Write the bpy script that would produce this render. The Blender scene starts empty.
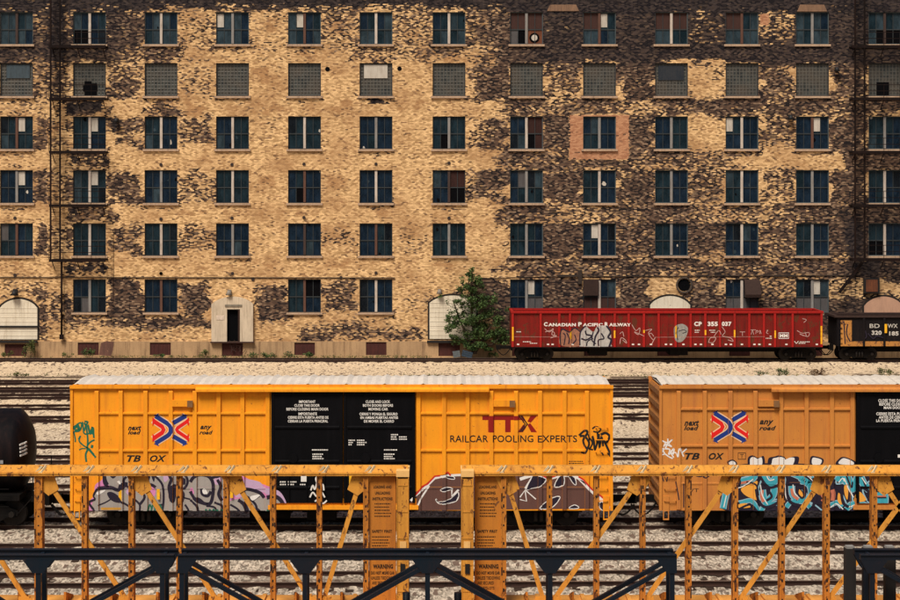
import bpy, bmesh, math, random
import numpy as np
from mathutils import Vector, Matrix
random.seed(7); RS = np.random.RandomState(11)
SC = bpy.context.scene
COL = SC.collection

# ------------------------------------------------------------------ camera, world, sun, exposure
F = 1746.0                      # focal length in photo pixels (photo is 900 wide)
VX, VY, EYE = 437.0, 194.0, 11.57
cam = bpy.data.cameras.new('camera'); camo = bpy.data.objects.new('camera', cam); COL.objects.link(camo)
camo.location = (0, 0, EYE); camo.rotation_euler = (math.radians(90), 0, 0)
cam.sensor_width = 36; cam.lens = F / 900 * 36
cam.shift_x = (450 - VX) / 900; cam.shift_y = -(300 - VY) / 900
cam.clip_start = 0.5; cam.clip_end = 2000
SC.camera = camo
w = bpy.data.worlds.new('World'); SC.world = w; w.use_nodes = True
nt = w.node_tree; bg = nt.nodes['Background']
sky = nt.nodes.new('ShaderNodeTexSky'); sky.sky_type = 'NISHITA'; sky.sun_disc = False
sky.sun_elevation = math.radians(52); sky.sun_rotation = math.radians(200)
sky.air_density = 1.0; sky.dust_density = 4.0; sky.ozone_density = 0.5
nt.links.new(sky.outputs[0], bg.inputs[0]); bg.inputs[1].default_value = 0.05
sl = bpy.data.lights.new('sun', 'SUN'); sl.energy = 3.7; sl.angle = math.radians(22); sl.color = (1.0, 0.91, 0.78)
so = bpy.data.objects.new('sun', sl); COL.objects.link(so)
so.rotation_euler = Vector((0.30, 0.62, -1.0)).to_track_quat('-Z', 'Y').to_euler(); so.location = (0, -20, 40)
SC.view_settings.view_transform = 'Standard'; SC.view_settings.look = 'None'
SC.view_settings.exposure = 0.22; SC.view_settings.gamma = 1.0; SC.view_settings.use_curve_mapping = False

def X(px, D): return (px - VX) * D / F
def Z(py, D): return EYE - (py - VY) * D / F

# ------------------------------------------------------------------ node helper
class NT:
    def __init__(s, name):
        s.m = bpy.data.materials.new(name); s.m.use_nodes = True
        s.t = s.m.node_tree; s.b = s.t.nodes['Principled BSDF']
        s.tc = s.t.nodes.new('ShaderNodeTexCoord').outputs['Object']
    def set(s, sock, v):
        if hasattr(v, 'links') or isinstance(v, bpy.types.NodeSocket): s.t.links.new(v, sock)
        elif isinstance(v, (tuple, list)):
            sock.default_value = tuple(v) + (1,) if len(v) == 3 and len(sock.default_value) == 4 else v
        else: sock.default_value = v
    def m2(s, op, a, b=0.0, c=None, clamp=False):
        n = s.t.nodes.new('ShaderNodeMath'); n.operation = op; n.use_clamp = clamp
        s.set(n.inputs[0], a); s.set(n.inputs[1], b)
        if c is not None: s.set(n.inputs[2], c)
        return n.outputs[0]
    def noise(s, scale=(1, 1, 1), detail=3, rough=.55, off=0, dist=0, vec=None):
        mp = s.t.nodes.new('ShaderNodeMapping'); s.t.links.new(vec or s.tc, mp.inputs[0])
        mp.inputs['Scale'].default_value = scale; mp.inputs['Location'].default_value = (off, off * 1.7, off * .6)
        n = s.t.nodes.new('ShaderNodeTexNoise'); s.t.links.new(mp.outputs[0], n.inputs['Vector'])
        n.inputs['Scale'].default_value = 1; n.inputs['Detail'].default_value = detail
        n.inputs['Roughness'].default_value = rough; n.inputs['Distortion'].default_value = dist
        return n.outputs[0]
    def voro(s, scale):
        mp = s.t.nodes.new('ShaderNodeMapping'); s.t.links.new(s.tc, mp.inputs[0]); mp.inputs['Scale'].default_value = scale
        n = s.t.nodes.new('ShaderNodeTexVoronoi'); s.t.links.new(mp.outputs[0], n.inputs['Vector']); n.inputs['Scale'].default_value = 1
        sp = s.t.nodes.new('ShaderNodeSeparateColor'); s.t.links.new(n.outputs['Color'], sp.inputs[0])
        return sp.outputs[0], n.outputs['Distance'], sp.outputs[1]
    def step(s, v, lo, hi):
        n = s.t.nodes.new('ShaderNodeMapRange'); n.clamp = True
        s.set(n.inputs[0], v); s.set(n.inputs[1], lo); s.set(n.inputs[2], hi)
        n.inputs[3].default_value = 0; n.inputs[4].default_value = 1
        return n.outputs[0]
    def mix(s, f, a, b):
        n = s.t.nodes.new('ShaderNodeMix'); n.data_type = 'RGBA'
        s.set(n.inputs[0], f); s.set(n.inputs[6], a); s.set(n.inputs[7], b)
        return n.outputs[2]
    def attr(s, name):
        n = s.t.nodes.new('ShaderNodeAttribute'); n.attribute_name = name; return n.outputs['Fac']
    def bump(s, h, strength, dist):
        n = s.t.nodes.new('ShaderNodeBump'); n.inputs['Strength'].default_value = strength
        n.inputs['Distance'].default_value = dist; s.t.links.new(h, n.inputs['Height'])
        s.t.links.new(n.outputs[0], s.b.inputs['Normal'])
    def out(s, col, rough=.8, metal=0.0, spec=None):
        s.set(s.b.inputs['Base Color'], col); s.set(s.b.inputs['Roughness'], rough)
        s.b.inputs['Metallic'].default_value = metal
        if spec is not None: s.b.inputs['Specular IOR Level'].default_value = spec
        return s.m

_mc = {}
def paint(name, base, dirt=(.09, .045, .02), amt=.35, rough=.6, rust=0.0, rustcol=(.12, .035, .012), streak=True, spec=.3, metal=0, sc=1.0, rsc=1.0):
    """weathered paint: blotchy tone, vertical dirt streaks, speckles of rust"""
    if name in _mc: return _mc[name]
    n = NT(name)
    a = n.noise((.9 * sc, .9 * sc, .5 * sc), 5, .6, 3)
    st = n.noise((5 * sc, 5 * sc, .35 * sc), 4, .6, 9)
    fine = n.noise((22 * sc, 22 * sc, 14 * sc), 3, .6, 5)
    tone = n.m2('MULTIPLY', n.step(a, .35, .75), .5 * amt)
    if streak: tone = n.m2('ADD', tone, n.m2('MULTIPLY', n.step(st, .5, .78), .8 * amt))
    tone = n.m2('ADD', tone, n.m2('MULTIPLY', n.step(fine, .5, .8), .35 * amt))
    col = n.mix(tone, base, dirt)
    if rust > 0:
        rn = n.noise((6 * rsc, 6 * rsc, 3.5 * rsc), 6, .68, 17, .6)
        th = .72 - .3 * rust
        col = n.mix(n.step(rn, th, th + .06), col, rustcol)
    n.bump(fine, .25, .01)
    _mc[name] = n.out(col, rough, metal, spec); return _mc[name]

def plain(name, base, rough=.7, spec=.3, metal=0, var=.25):
    if name in _mc: return _mc[name]
    n = NT(name)
    a = n.noise((7, 7, 7), 4, .6, 2)
    d = tuple(c * (1 - var) for c in base); l = tuple(min(1, c * (1 + var * .6)) for c in base)
    _mc[name] = n.out(n.mix(n.step(a, .3, .7), d, l), rough, metal, spec); return _mc[name]

# ------------------------------------------------------------------ mesh builder
class MB:
    def __init__(s): s.v = []; s.f = []; s.mi = []; s.sm = []
    def poly(s, pts, m=0, smooth=False):
        i = len(s.v); s.v += [tuple(p) for p in pts]; s.f.append(tuple(range(i, i + len(pts)))); s.mi.append(m); s.sm.append(smooth)
    def box(s, x0, x1, y0, y1, z0, z1, m=0):
        if x0 > x1: x0, x1 = x1, x0
        if y0 > y1: y0, y1 = y1, y0
        if z0 > z1: z0, z1 = z1, z0
        i = len(s.v)
        s.v += [(x0, y0, z0), (x1, y0, z0), (x1, y1, z0), (x0, y1, z0), (x0, y0, z1), (x1, y0, z1), (x1, y1, z1), (x0, y1, z1)]
        for q in ((0, 3, 2, 1), (4, 5, 6, 7), (0, 1, 5, 4), (1, 2, 6, 5), (2, 3, 7, 6), (3, 0, 4, 7)):
            s.f.append(tuple(i + k for k in q)); s.mi.append(m); s.sm.append(False)
    def bar(s, p, q, w, h, m=0, up=(0, 0, 1)):
        """box-section bar from p to q; w across, h along 'up'"""
        p = Vector(p); q = Vector(q); d = (q - p).normalized(); u = Vector(up)
        a = d.cross(u)
        if a.length < 1e-4: a = d.cross(Vector((0, 1, 0)))
        a.normalize(); b = a.cross(d).normalized(); a *= w / 2; b *= h / 2
        c = [p - a - b, p + a - b, p + a + b, p - a + b, q - a - b, q + a - b, q + a + b, q - a + b]
        i = len(s.v); s.v += [tuple(k) for k in c]
        for f in ((0, 1, 2, 3), (7, 6, 5, 4), (0, 4, 5, 1), (1, 5, 6, 2), (2, 6, 7, 3), (3, 7, 4, 0)):
            s.f.append(tuple(i + k for k in f)); s.mi.append(m); s.sm.append(False)
    def cyl(s, p, q, r, n=12, m=0, r2=None, caps=True):
        p = Vector(p); q = Vector(q); d = (q - p).normalized(); a = d.orthogonal().normalized(); b = d.cross(a)
        r2 = r if r2 is None else r2; i = len(s.v)
        for k in range(n):
            t = 2 * math.pi * k / n; o = a * math.cos(t) + b * math.sin(t); s.v.append(tuple(p + o * r)); s.v.append(tuple(q + o * r2))
        for k in range(n):
            j = (k + 1) % n; s.f.append((i + 2 * k, i + 2 * j, i + 2 * j + 1, i + 2 * k + 1)); s.mi.append(m); s.sm.append(n > 7)
        if caps:
            s.f.append(tuple(i + 2 * k for k in range(n))[::-1]); s.mi.append(m); s.sm.append(False)
            s.f.append(tuple(i + 2 * k + 1 for k in range(n))); s.mi.append(m); s.sm.append(False)
    def tube(s, pts, r, n=6, m=0):
        for a, b in zip(pts, pts[1:]): s.cyl(a, b, r, n, m)
    def prismY(s, poly, y0, y1, m=0):
        """poly of (x,z) extruded y0..y1"""
        A = sum(poly[i][0] * poly[(i + 1) % len(poly)][1] - poly[(i + 1) % len(poly)][0] * poly[i][1] for i in range(len(poly)))
        if A < 0: poly = poly[::-1]
        if y0 > y1: y0, y1 = y1, y0
        s.poly([(x, y0, z) for x, z in poly], m); s.poly([(x, y1, z) for x, z in poly[::-1]], m)
        k = len(poly)
        for i in range(k):
            a = poly[i]; b = poly[(i + 1) % k]
            s.poly([(b[0], y0, b[1]), (a[0], y0, a[1]), (a[0], y1, a[1]), (b[0], y1, b[1])], m)
    def prismX(s, poly, x0, x1, m=0):
        """poly of (y,z) extruded x0..x1"""
        s.poly([(x0, y, z) for y, z in poly], m); s.poly([(x1, y, z) for y, z in poly[::-1]], m)
        k = len(poly)
        for i in range(k):
            a = poly[i]; b = poly[(i + 1) % k]
            s.poly([(x0, a[0], a[1]), (x0, b[0], b[1]), (x1, b[0], b[1]), (x1, a[0], a[1])], m)
    def build(s, name, mats, parent=None, fix=True):
        if not isinstance(mats, (list, tuple)): mats = [mats]
        off = rootloc(parent)
        me = bpy.data.meshes.new(name)
        me.from_pydata([(a - off[0], b - off[1], c - off[2]) for a, b, c in s.v], [], s.f)
        for m in mats: me.materials.append(m)
        me.polygons.foreach_set('material_index', s.mi); me.polygons.foreach_set('use_smooth', s.sm)
        if fix:
            bm = bmesh.new(); bm.from_mesh(me); bmesh.ops.remove_doubles(bm, verts=bm.verts, dist=1e-5)
            bmesh.ops.recalc_face_normals(bm, faces=bm.faces); bm.to_mesh(me); bm.free()
        me.update()
        o = bpy.data.objects.new(name, me); COL.objects.link(o)
        if parent is not None: o.parent = parent
        return o
def rootloc(o):
    v = Vector((0, 0, 0))
    while o is not None: v += o.location; o = o.parent
    return v
def tag(o, label=None, cat=None, group=None, kind=None):
    if label: o['label'] = label
    if cat: o['category'] = cat
    if group: o['group'] = group
    if kind: o['kind'] = kind
    return o
def thing(name, loc, label, cat, group=None):
    o = bpy.data.objects.new(name, None); COL.objects.link(o); o.location = loc; o.empty_display_size = .3
    return tag(o, label, cat, group)
def copy_tree(o, parent=None):
    c = o.copy(); COL.objects.link(c); c.parent = parent
    for ch in [k for k in COL.objects if k.parent == o]: copy_tree(ch, c)
    return c

def vnoise(xs, ys, s, seed):
    """smooth value noise on the grid xs x ys with cell size s (tuple)"""
    r = np.random.RandomState(seed)
    u = (xs - xs.min()) / s[0]; v = (ys - ys.min()) / s[1]
    L = r.rand(int(v.max()) + 3, int(u.max()) + 3)
    ui = u.astype(int); vi = v.astype(int); uf = u - ui; vf = v - vi
    uf = uf * uf * (3 - 2 * uf); vf = vf * vf * (3 - 2 * vf)
    a = L[vi][:, ui]; b = L[vi][:, ui + 1]; c = L[vi + 1][:, ui]; d = L[vi + 1][:, ui + 1]
    return (a * (1 - uf) + b * uf) * (1 - vf)[:, None] + (c * (1 - uf) + d * uf) * vf[:, None]

def grid_mesh(name, P, mask=None):
    """P: (rows, cols, 3) array -> mesh"""
    R, C = P.shape[:2]; me = bpy.data.meshes.new(name)
    idx = np.arange(R * C).reshape(R, C)
    q = np.stack([idx[:-1, :-1], idx[:-1, 1:], idx[1:, 1:], idx[1:, :-1]], -1).reshape(-1, 4)
    if mask is not None: q = q[mask.reshape(-1)]
    me.vertices.add(R * C); me.vertices.foreach_set('co', P.reshape(-1).astype(np.float32))
    me.loops.add(len(q) * 4); me.polygons.add(len(q))
    me.loops.foreach_set('vertex_index', q.reshape(-1).astype(np.int32))
    me.polygons.foreach_set('loop_start', (np.arange(len(q)) * 4).astype(np.int32))
    me.polygons.foreach_set('loop_total', np.full(len(q), 4, np.int32))
    me.update(calc_edges=True); return me

# ------------------------------------------------------------------ tracks: centre depth, slope
TRACKS = [(122.5, 0, 'track beside the brick warehouse under the gondolas'),
          (108.3, .012, 'low rusty track at the edge of the gravel strip'),
          (104.6, .03, 'first dark track beyond the gravel strip weeds'),
          (101.0, .03, 'dark track second from the gravel strip'),
          (96.0, .034, 'dark track third from the gravel strip'),
          (91.0, .036, 'dark track just beyond the wide bare ballast'),
          (81.7, .036, 'dark track on the near side of the wide bare ballast'),
          (77.2, .034, 'dark track second on the near side of the wide bare ballast'),
          (73.3, .03, 'dark track hidden behind the yellow top chord'),
          (69.2, .026, 'dark track seen in the gap under the yellow top chord'),
          (65.5, .016, 'track just behind the boxcars'),
          (61.7, 0, 'track carrying the boxcars and the black tank car'),
          (57.25, .015, 'empty track right in front of the boxcars'),
          (52.85, .015, 'empty track second in front of the boxcars'),
          (48.4, .01, 'empty track just behind the yellow centerbeam cars'),
          (44.0, 0, 'track carrying the yellow centerbeam cars'),
          (39.6, 0, 'track carrying the dark steel trusses')]

# ------------------------------------------------------------------ ground
def build_ground():
    xs = np.concatenate([[-900, -300, -120, -70, -50], np.arange(-40, 40.01, .13), [50, 70, 120, 300, 900]])
    ys = np.concatenate([[-300, -60, 0, 20, 34], np.arange(36, 70, .10), np.arange(70, 112, .2), np.arange(112, 126, .3), [128, 150, 250, 700]])
    XX, YY = np.meshgrid(xs, ys)
    core = (np.abs(XX) < 41) & (YY > 35) & (YY < 127)
    zc = np.full(XX.shape, -.27); tr = np.zeros(XX.shape); dirt = np.zeros(XX.shape)
    for D, sl, _ in TRACKS:
        d = np.abs(YY - (D + sl * XX)); k = np.clip((2.1 - d) / .8, 0, 1); tr = np.maximum(tr, k)
        dirt = np.maximum(dirt, np.clip(1 - d / 1.1, 0, 1) * .55)
    zc += tr * .118
    n1 = vnoise(xs, ys, (.16, .16), 1); n2 = vnoise(xs, ys, (.5, .4), 2); n3 = vnoise(xs, ys, (3., 1.2), 3); n4 = vnoise(xs, ys, (9., 2.5), 4)
    zc += core * ((n1 - .5) * .045 + (n2 - .5) * (.03 + .035 * tr) + (n3 - .5) * .05)
    P = np.stack([XX, YY, zc], -1)
    me = grid_mesh('ground', P)
    # wear with its own shape: oil along the tracks, a line of dirt and weeds along the gravel strip
    band = np.exp(-((YY - 113.0 - 2.4 * (n4 - .5)) / .9) ** 2) * np.clip((vnoise(xs, ys, (1.6, .5), 6) - .2) * 3, 0, 1) * 1.1
    band = np.maximum(band, .75 * np.exp(-((YY - 107.6) / 1.5) ** 2) * np.clip(vnoise(xs, ys, (2.5, .8), 7) * 1.6, 0, 1))
    band = np.maximum(band, .7 * np.exp(-((YY - 103) / 2.8) ** 4))
    band = np.maximum(band, .5 * np.exp(-((YY - 116) / .8) ** 2) * np.clip((vnoise(xs, ys, (3, .8), 8) - .62) * 5, 0, 1))
    band = np.maximum(band, .9 * np.exp(-((YY - 123.2) / 1.5) ** 4))
    dirt = np.maximum(dirt * (.3 + .6 * n3), band)
    dirt = np.clip(dirt + (n3 - .5) * .18, 0, 1)
    a = me.attributes.new('dirt', 'FLOAT', 'POINT'); a.data.foreach_set('value', dirt.reshape(-1).astype(np.float32))
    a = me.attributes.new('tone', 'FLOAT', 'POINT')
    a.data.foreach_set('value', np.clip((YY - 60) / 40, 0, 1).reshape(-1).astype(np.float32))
    me.polygons.foreach_set('use_smooth', [True] * len(me.polygons))
    n = NT('ballast_gravel')
    r, dist, r2 = n.voro((17, 7.5, 17)); rb, db, rb2 = n.voro((8, 3.5, 8))
    grain = n.noise((5, 2.2, 5), 5, .75, 4)
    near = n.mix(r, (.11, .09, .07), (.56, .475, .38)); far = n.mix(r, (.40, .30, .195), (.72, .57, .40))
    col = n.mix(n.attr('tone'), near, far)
    col = n.mix(n.step(rb, .86, .93), col, (.13, .09, .07))
    col = n.mix(n.m2('MULTIPLY', n.step(grain, .50, .74), .32), col, (.24, .17, .11))
    dd = n.m2('ADD', n.attr('dirt'), n.m2('MULTIPLY', n.m2('SUBTRACT', n.noise((2.5, 4, 3), 5, .7, 8), .5), .9))
    col = n.mix(n.m2('MULTIPLY', n.step(dd, .30, .75), .93), col, n.mix(r2, (.03, .021, .017), (.15, .10, .07)))
    n.bump(n.m2('ADD', dist, n.m2('MULTIPLY', grain, .3)), .35, .03)
    me.materials.append(n.out(col, .95, 0, .15))
    o = bpy.data.objects.new('ground', me); COL.objects.link(o); tag(o, 'pale gravel ballast of the rail yard with dark dirty streaks', kind='structure')
build_ground()

M_railside = paint('rail_rust', (.040, .019, .014), (.012, .008, .007), .8, .85, spec=.2)
M_railtop = plain('rail_head_steel', (.34, .27, .22), .42, .5, .6)
M_tie = paint('creosoted_timber', (.032, .020, .015), (.10, .065, .045), .5, .95, streak=False, spec=.1)
def build_tracks():
    for ti, (D, sl, lab) in enumerate(TRACKS):
        t = thing('railway_track', (0, D, 0), lab, 'railway track', 'parallel tracks of the rail yard'); t['kind'] = 'structure'
        L = 48
        dull = D > 90 and D < 120
        for s in (-1, 1):
            b = MB(); y = D + s * .7525
            pr = [(-.07, -.165), (.07, -.165), (.07, -.150), (.012, -.125), (.012, -.045), (.036, -.035), (.036, -.004), (-.036, -.004), (-.036, -.035), (-.012, -.045), (-.012, -.125), (-.07, -.150)]
            b.prismX([(y + p, q) for p, q in pr], -L, L, 0)
            b.box(-L, L, y - .034, y + .034, -.0035, 0, 0 if dull else 1)
            b.build('rail', [M_railside, M_railtop], t)
        b = MB(); x = -L
        r = random.Random(ti)
        while x < L:
            a = r.uniform(-.025, .025); yo = r.uniform(-.07, .07)
            b.bar((x, D - 1.3 + yo, -.27), (x + a, D + 1.3 + yo, -.27), .23, .21)
            for s in (-1, 1): b.box(x - .10, x + .10, D + s * .7525 - .18, D + s * .7525 + .18, -.167, -.155)
            x += .56 + r.uniform(-.03, .03)
        tag(b.build('sleepers', M_tie, t, fix=False), kind='stuff')
        t.rotation_euler.z = math.atan(sl)
build_tracks()

# ------------------------------------------------------------------ brick warehouse
DW = 125.8                      # depth of the wall face
CX = [16.5, 89.5, 161, 232.5, 304.5, 376, 449, 526.5, 599.5, 671.5, 742, 812.5, 885]
CW = 16.4
RZ = [(12, 44.2), (63, 96), (116.3, 149), (170, 203), (223.3, 255.8), (279.3, 312.5)]
def build_wall_material():
    n = NT('weathered_cream_brick')
    sp = n.t.nodes.new('ShaderNodeSeparateXYZ'); n.t.links.new(n.tc, sp.inputs[0])
    x, z = sp.outputs[0], sp.outputs[2]
    row = n.m2('FLOOR', n.m2('DIVIDE', z, .086))
    xs = n.m2('ADD', n.m2('DIVIDE', x, .20), n.m2('MULTIPLY', n.m2('MODULO', row, 2.0), .5))
    colm = n.m2('FLOOR', xs)
    cb = n.t.nodes.new('ShaderNodeCombineXYZ'); n.t.links.new(colm, cb.inputs[0]); n.t.links.new(row, cb.inputs[1])
    wn = n.t.nodes.new('ShaderNodeTexWhiteNoise'); wn.noise_dimensions = '2D'; n.t.links.new(cb.outputs[0], wn.inputs['Vector'])
    sc = n.t.nodes.new('ShaderNodeSeparateColor'); n.t.links.new(wn.outputs['Color'], sc.inputs[0])
    r1, r2, r3 = sc.outputs
    bc = n.t.nodes.new('ShaderNodeCombineXYZ')          # brick centres, so that a whole brick is clean or sooty
    n.t.links.new(n.m2('MULTIPLY', n.m2('SUBTRACT', colm, n.m2('MULTIPLY', n.m2('MODULO', row, 2.0), .5)), .20), bc.inputs[0]); n.t.links.new(n.m2('MULTIPLY', row, .086), bc.inputs[2])
    bc = bc.outputs[0]
    st = n.step(n.noise((2.2, 1, 9), 3, .65, 2, vec=bc), .30, .70)
    st2 = n.step(n.noise((.55, 1, 1.3), 5, .65, 7, vec=bc), .32, .68)
    st3 = n.step(n.noise((1.0, 1, 3.6), 4, .7, 44, vec=bc), .30, .70)
    rr = n.m2('ADD', n.m2('ADD', n.m2('MULTIPLY', r1, .58), n.m2('MULTIPLY', st, .18)), n.m2('ADD', n.m2('MULTIPLY', st2, .08), n.m2('MULTIPLY', st3, .16)))
    soot = n.attr('soot')
    mask = n.step(n.m2('SUBTRACT', n.m2('ADD', n.m2('SUBTRACT', n.m2('MULTIPLY', n.step(soot, .10, .92), 1.10), .06), 0.0), rr), -.06, .06)
    light = n.mix(r2, (.38, .225, .10), (.86, .57, .29))
    light = n.mix(n.m2('MULTIPLY', n.m2('MAXIMUM', n.m2('MULTIPLY', n.step(n.noise((.35, 1, .5), 5, .6, 21), .46, .66), .8), n.step(n.m2('ADD', n.attr('stain'), n.m2('MULTIPLY', n.m2('SUBTRACT', n.noise((1.6, 1, 2.6), 5, .7, 5), .5), 1.7)), .38, .75)), .85), light, n.mix(r3, (.27, .135, .060), (.46, .25, .11)))
    light = n.mix(n.m2('MULTIPLY', n.step(r3, .89, .93), .8), light, n.mix(r2, (.07, .04, .028), (.30, .15, .07)))
    light = n.mix(n.step(n.attr('pink'), .3, .6), light, n.mix(r2, (.34, .15, .08), (.52, .27, .15)))
    dark = n.mix(n.step(r2, .25, .95), (.010, .008, .010), (.125, .074, .050))
    dark = n.mix(n.step(r3, .78, .98), dark, (.30, .20, .13))
    dark = n.mix(n.m2('MULTIPLY', n.step(n.attr('black'), .15, .7), .88), dark, n.mix(n.step(r2, .3, 1.0), (.004, .004, .008), (.040, .033, .035)))
    col = n.mix(mask, light, dark)
    fz = n.m2('FRACT', n.m2('DIVIDE', z, .086)); fx = n.m2('FRACT', xs)
    mort = n.m2('MAXIMUM', n.step(fz, .86, .90), n.step(fx, .95, .97))
    col = n.mix(n.m2('MULTIPLY', mort, .45), col, (.09, .065, .05))
    h = n.m2('SUBTRACT', n.m2('ADD', n.m2('MULTIPLY', r1, .35), n.m2('MULTIPLY', n.m2('SUBTRACT', 1.0, mask), .6)), n.m2('MULTIPLY', mort, .6))
    n.bump(h, .08, .006)
    return n.out(col, .92, 0, .15)
MW = build_wall_material()

# soot map: (x0,y0,x1,y1,value) in photo pixels, later entries blend over earlier ones
SOOT = [
 (-90,-60,1000,400,.24),
 (-90,-60,1000,8,.84),(-90,7,1000,13,.70),
 (-90,8,150,62,.62),(150,8,500,50,.46),(500,8,1000,60,.70),
 (-90,46,180,62,.74),(180,47,350,60,.30),(350,47,500,62,.52),(500,44,1000,62,.78),
 (34,10,72,46,.70),(107,10,143,50,.80),(179,10,215,46,.38),(250,10,288,46,.34),(321,10,359,46,.60),(393,10,432,46,.58),(466,10,509,46,.66),(543,14,582,46,.72),(616,10,654,46,.76),(689,10,725,46,.56),(759,10,795,46,.52),(829,10,867,46,.68),
 (34,62,72,98,.66),(107,62,143,98,.64),(179,62,215,98,.42),(250,62,288,98,.18),(321,62,359,98,.20),(393,62,432,98,.24),(466,62,509,98,.64),(543,62,582,98,.50),(616,62,654,98,.64),(689,62,725,98,.22),(759,62,795,98,.50),(829,62,867,98,.58),
 (-90,98,55,116,.34),(55,98,110,116,.72),(110,98,145,116,.20),(145,104,180,116,.62),(180,98,500,116,.22),(500,98,680,116,.48),(680,98,900,116,.56),
 (34,118,72,148,.70),(107,118,143,148,.70),(178,118,215,146,.66),(250,118,288,146,.22),(321,116,432,148,.12),(466,118,509,148,.55),(543,116,582,150,.70),(616,116,654,148,.66),(689,116,725,150,.22),(759,116,795,148,.40),(829,116,867,150,.55),
 (-90,150,500,169,.14),(55,150,110,169,.55),(500,150,640,169,.55),(640,150,740,169,.40),(740,150,840,169,.20),(840,150,1000,169,.70),
 (34,171,72,202,.68),(107,171,143,202,.72),(178,172,215,202,.48),(250,171,288,202,.18),(321,171,359,202,.12),(393,171,432,202,.16),(466,171,509,202,.62),(543,171,582,203,.80),(616,171,654,203,.60),(689,171,725,203,.50),(759,171,795,203,.48),(829,171,867,203,.68),
 (-90,203,490,222,.10),(55,205,112,222,.60),(500,203,840,222,.50),(840,203,1000,222,.66),
 (36,225,72,256,.76),(107,225,143,256,.68),(179,226,215,252,.50),(250,225,288,256,.24),(321,228,359,250,.46),(393,230,432,252,.30),(466,225,500,256,.22),(510,222,1000,256,.56),(543,224,582,254,.80),(759,224,795,256,.60),(829,224,867,256,.64),
 (-90,258,490,278,.10),(60,260,108,278,.62),(500,258,860,278,.54),(850,258,1000,280,.74),
 (-90,279,72,300,.30),(40,292,74,322,.85),(106,278,143,322,.90),(180,284,211,322,.90),(254,286,288,318,.90),(321,282,359,312,.72),(393,290,428,316,.34),(466,280,509,320,.74),(543,280,582,312,.82),(616,280,654,312,.70),(689,280,725,312,.48),(759,280,795,312,.40),(829,280,867,312,.30),
 (66,316,211,326,.55),(106,320,210,328,.80),(254,318,430,330,.30),(300,326,430,341,.62),
 (40,328,74,333,.66),(70,330,211,342,.32),(36,325,48,338,.6),
 (500,300,1000,341,.66),(829,306,867,341,.86),
 (100,252,115,262,.4),
]
def soot_at(PX, PY):
    s = np.full(PX.shape, .3)
    jx = 0; 
    for x0, y0, x1, y1, v in SOOT:
        fx = 7; fy = 5
        wx = np.clip((PX - x0) / fx + .5, 0, 1) * np.clip((x1 - PX) / fx + .5, 0, 1)
        wy = np.clip((PY - y0) / fy + .5, 0, 1) * np.clip((y1 - PY) / fy + .5, 0, 1)
        k = wx * wy; s = s * (1 - k) + v * k
    return s

M_conc = paint('foundation_concrete', (.46, .30, .165), (.14, .085, .05), .9, .9, spec=.15)
M_frame = paint('window_frame_steel', (.028, .036, .042), (.05, .025, .018), .6, .7)
M_frameblue = paint('window_frame_blue', (.07, .10, .115), (.03, .02, .018), .5, .7)
M_mull = [paint('mullion_white', (.55, .48, .42), (.14, .08, .05), .7, .8, sc=3), paint('mullion_grey', (.24, .23, .22), (.08, .05, .04), .6, .8, sc=3), paint('mullion_rust', (.11, .052, .035), (.05, .02, .015), .7, .8, sc=3), paint('mullion_dark', (.05, .03, .025), (.02, .012, .01), .6, .8, sc=3)]
M_sill = paint('sill_stone', (.46, .32, .22), (.10, .06, .045), .6, .9, sc=2.5)
def glass(name, c, rough=.12):
    n = NT(name); a = n.noise((2.2, 2.2, 1.0), 5, .65, 12); f = n.noise((14, 14, 9), 3, .6, 2)
    col = n.mix(n.step(a, .4, .7), c, tuple(k * 2.1 + .004 for k in c)); col = n.mix(n.m2('MULTIPLY', n.step(f, .62, .75), .35), col, (.10, .09, .08))
    return n.out(col, n.m2('ADD', n.m2('MULTIPLY', a, .35), rough), 0, .22)
G = [glass('glass_navy', (.0015, .008, .018)), glass('glass_teal', (.003, .011, .017)), glass('glass_slate', (.015, .027, .036)), glass('glass_deep', (.0008, .003, .006)),
     plain('hole_black', (.003, .003, .004), .9, .05), paint('board_brown', (.050, .022, .018), (.02, .009, .007), .6, .9, sc=3), paint('paper_white', (.52, .48, .42), (.18, .12, .08), .6, .9, sc=3), paint('board_grey', (.085, .080, .082), (.03, .022, .02), .6, .9, sc=3), paint('board_rust', (.16, .05, .02), (.025, .012, .01), .9, .8, sc=4), paint('board_dark_red', (.022, .007, .006), (.06, .022, .015), .5, .9, sc=4)]
def glassblock():
    n = NT('glass_block'); sp = n.t.nodes.new('ShaderNodeSeparateXYZ'); n.t.links.new(n.tc, sp.inputs[0])
    s = .24
    u = n.m2('DIVIDE', sp.outputs[0], s); v = n.m2('DIVIDE', sp.outputs[2], s)
    fu = n.m2('ABSOLUTE', n.m2('SUBTRACT', n.m2('FRACT', u), .5)); fv = n.m2('ABSOLUTE', n.m2('SUBTRACT', n.m2('FRACT', v), .5))
    line = n.m2('MAXIMUM', n.step(fu, .33, .40), n.step(fv, .41, .47))
    cb = n.t.nodes.new('ShaderNodeCombineXYZ'); n.t.links.new(n.m2('FLOOR', u), cb.inputs[0]); n.t.links.new(n.m2('FLOOR', v), cb.inputs[1])
    wn = n.t.nodes.new('ShaderNodeTexWhiteNoise'); wn.noise_dimensions = '2D'; n.t.links.new(cb.outputs[0], wn.inputs['Vector'])
    c = n.mix(wn.outputs['Value'], (.018, .022, .023), (.052, .056, .052))
    c = n.mix(n.step(n.noise((.8, 1, .8), 4, .6, 3), .4, .65), c, (.06, .05, .04))
    c = n.mix(n.m2('MULTIPLY', line, .7), c, (.115, .105, .09))
    n.bump(line, .6, .02)
    return n.out(c, .3, 0, .4)
MGB = glassblock()

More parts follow.
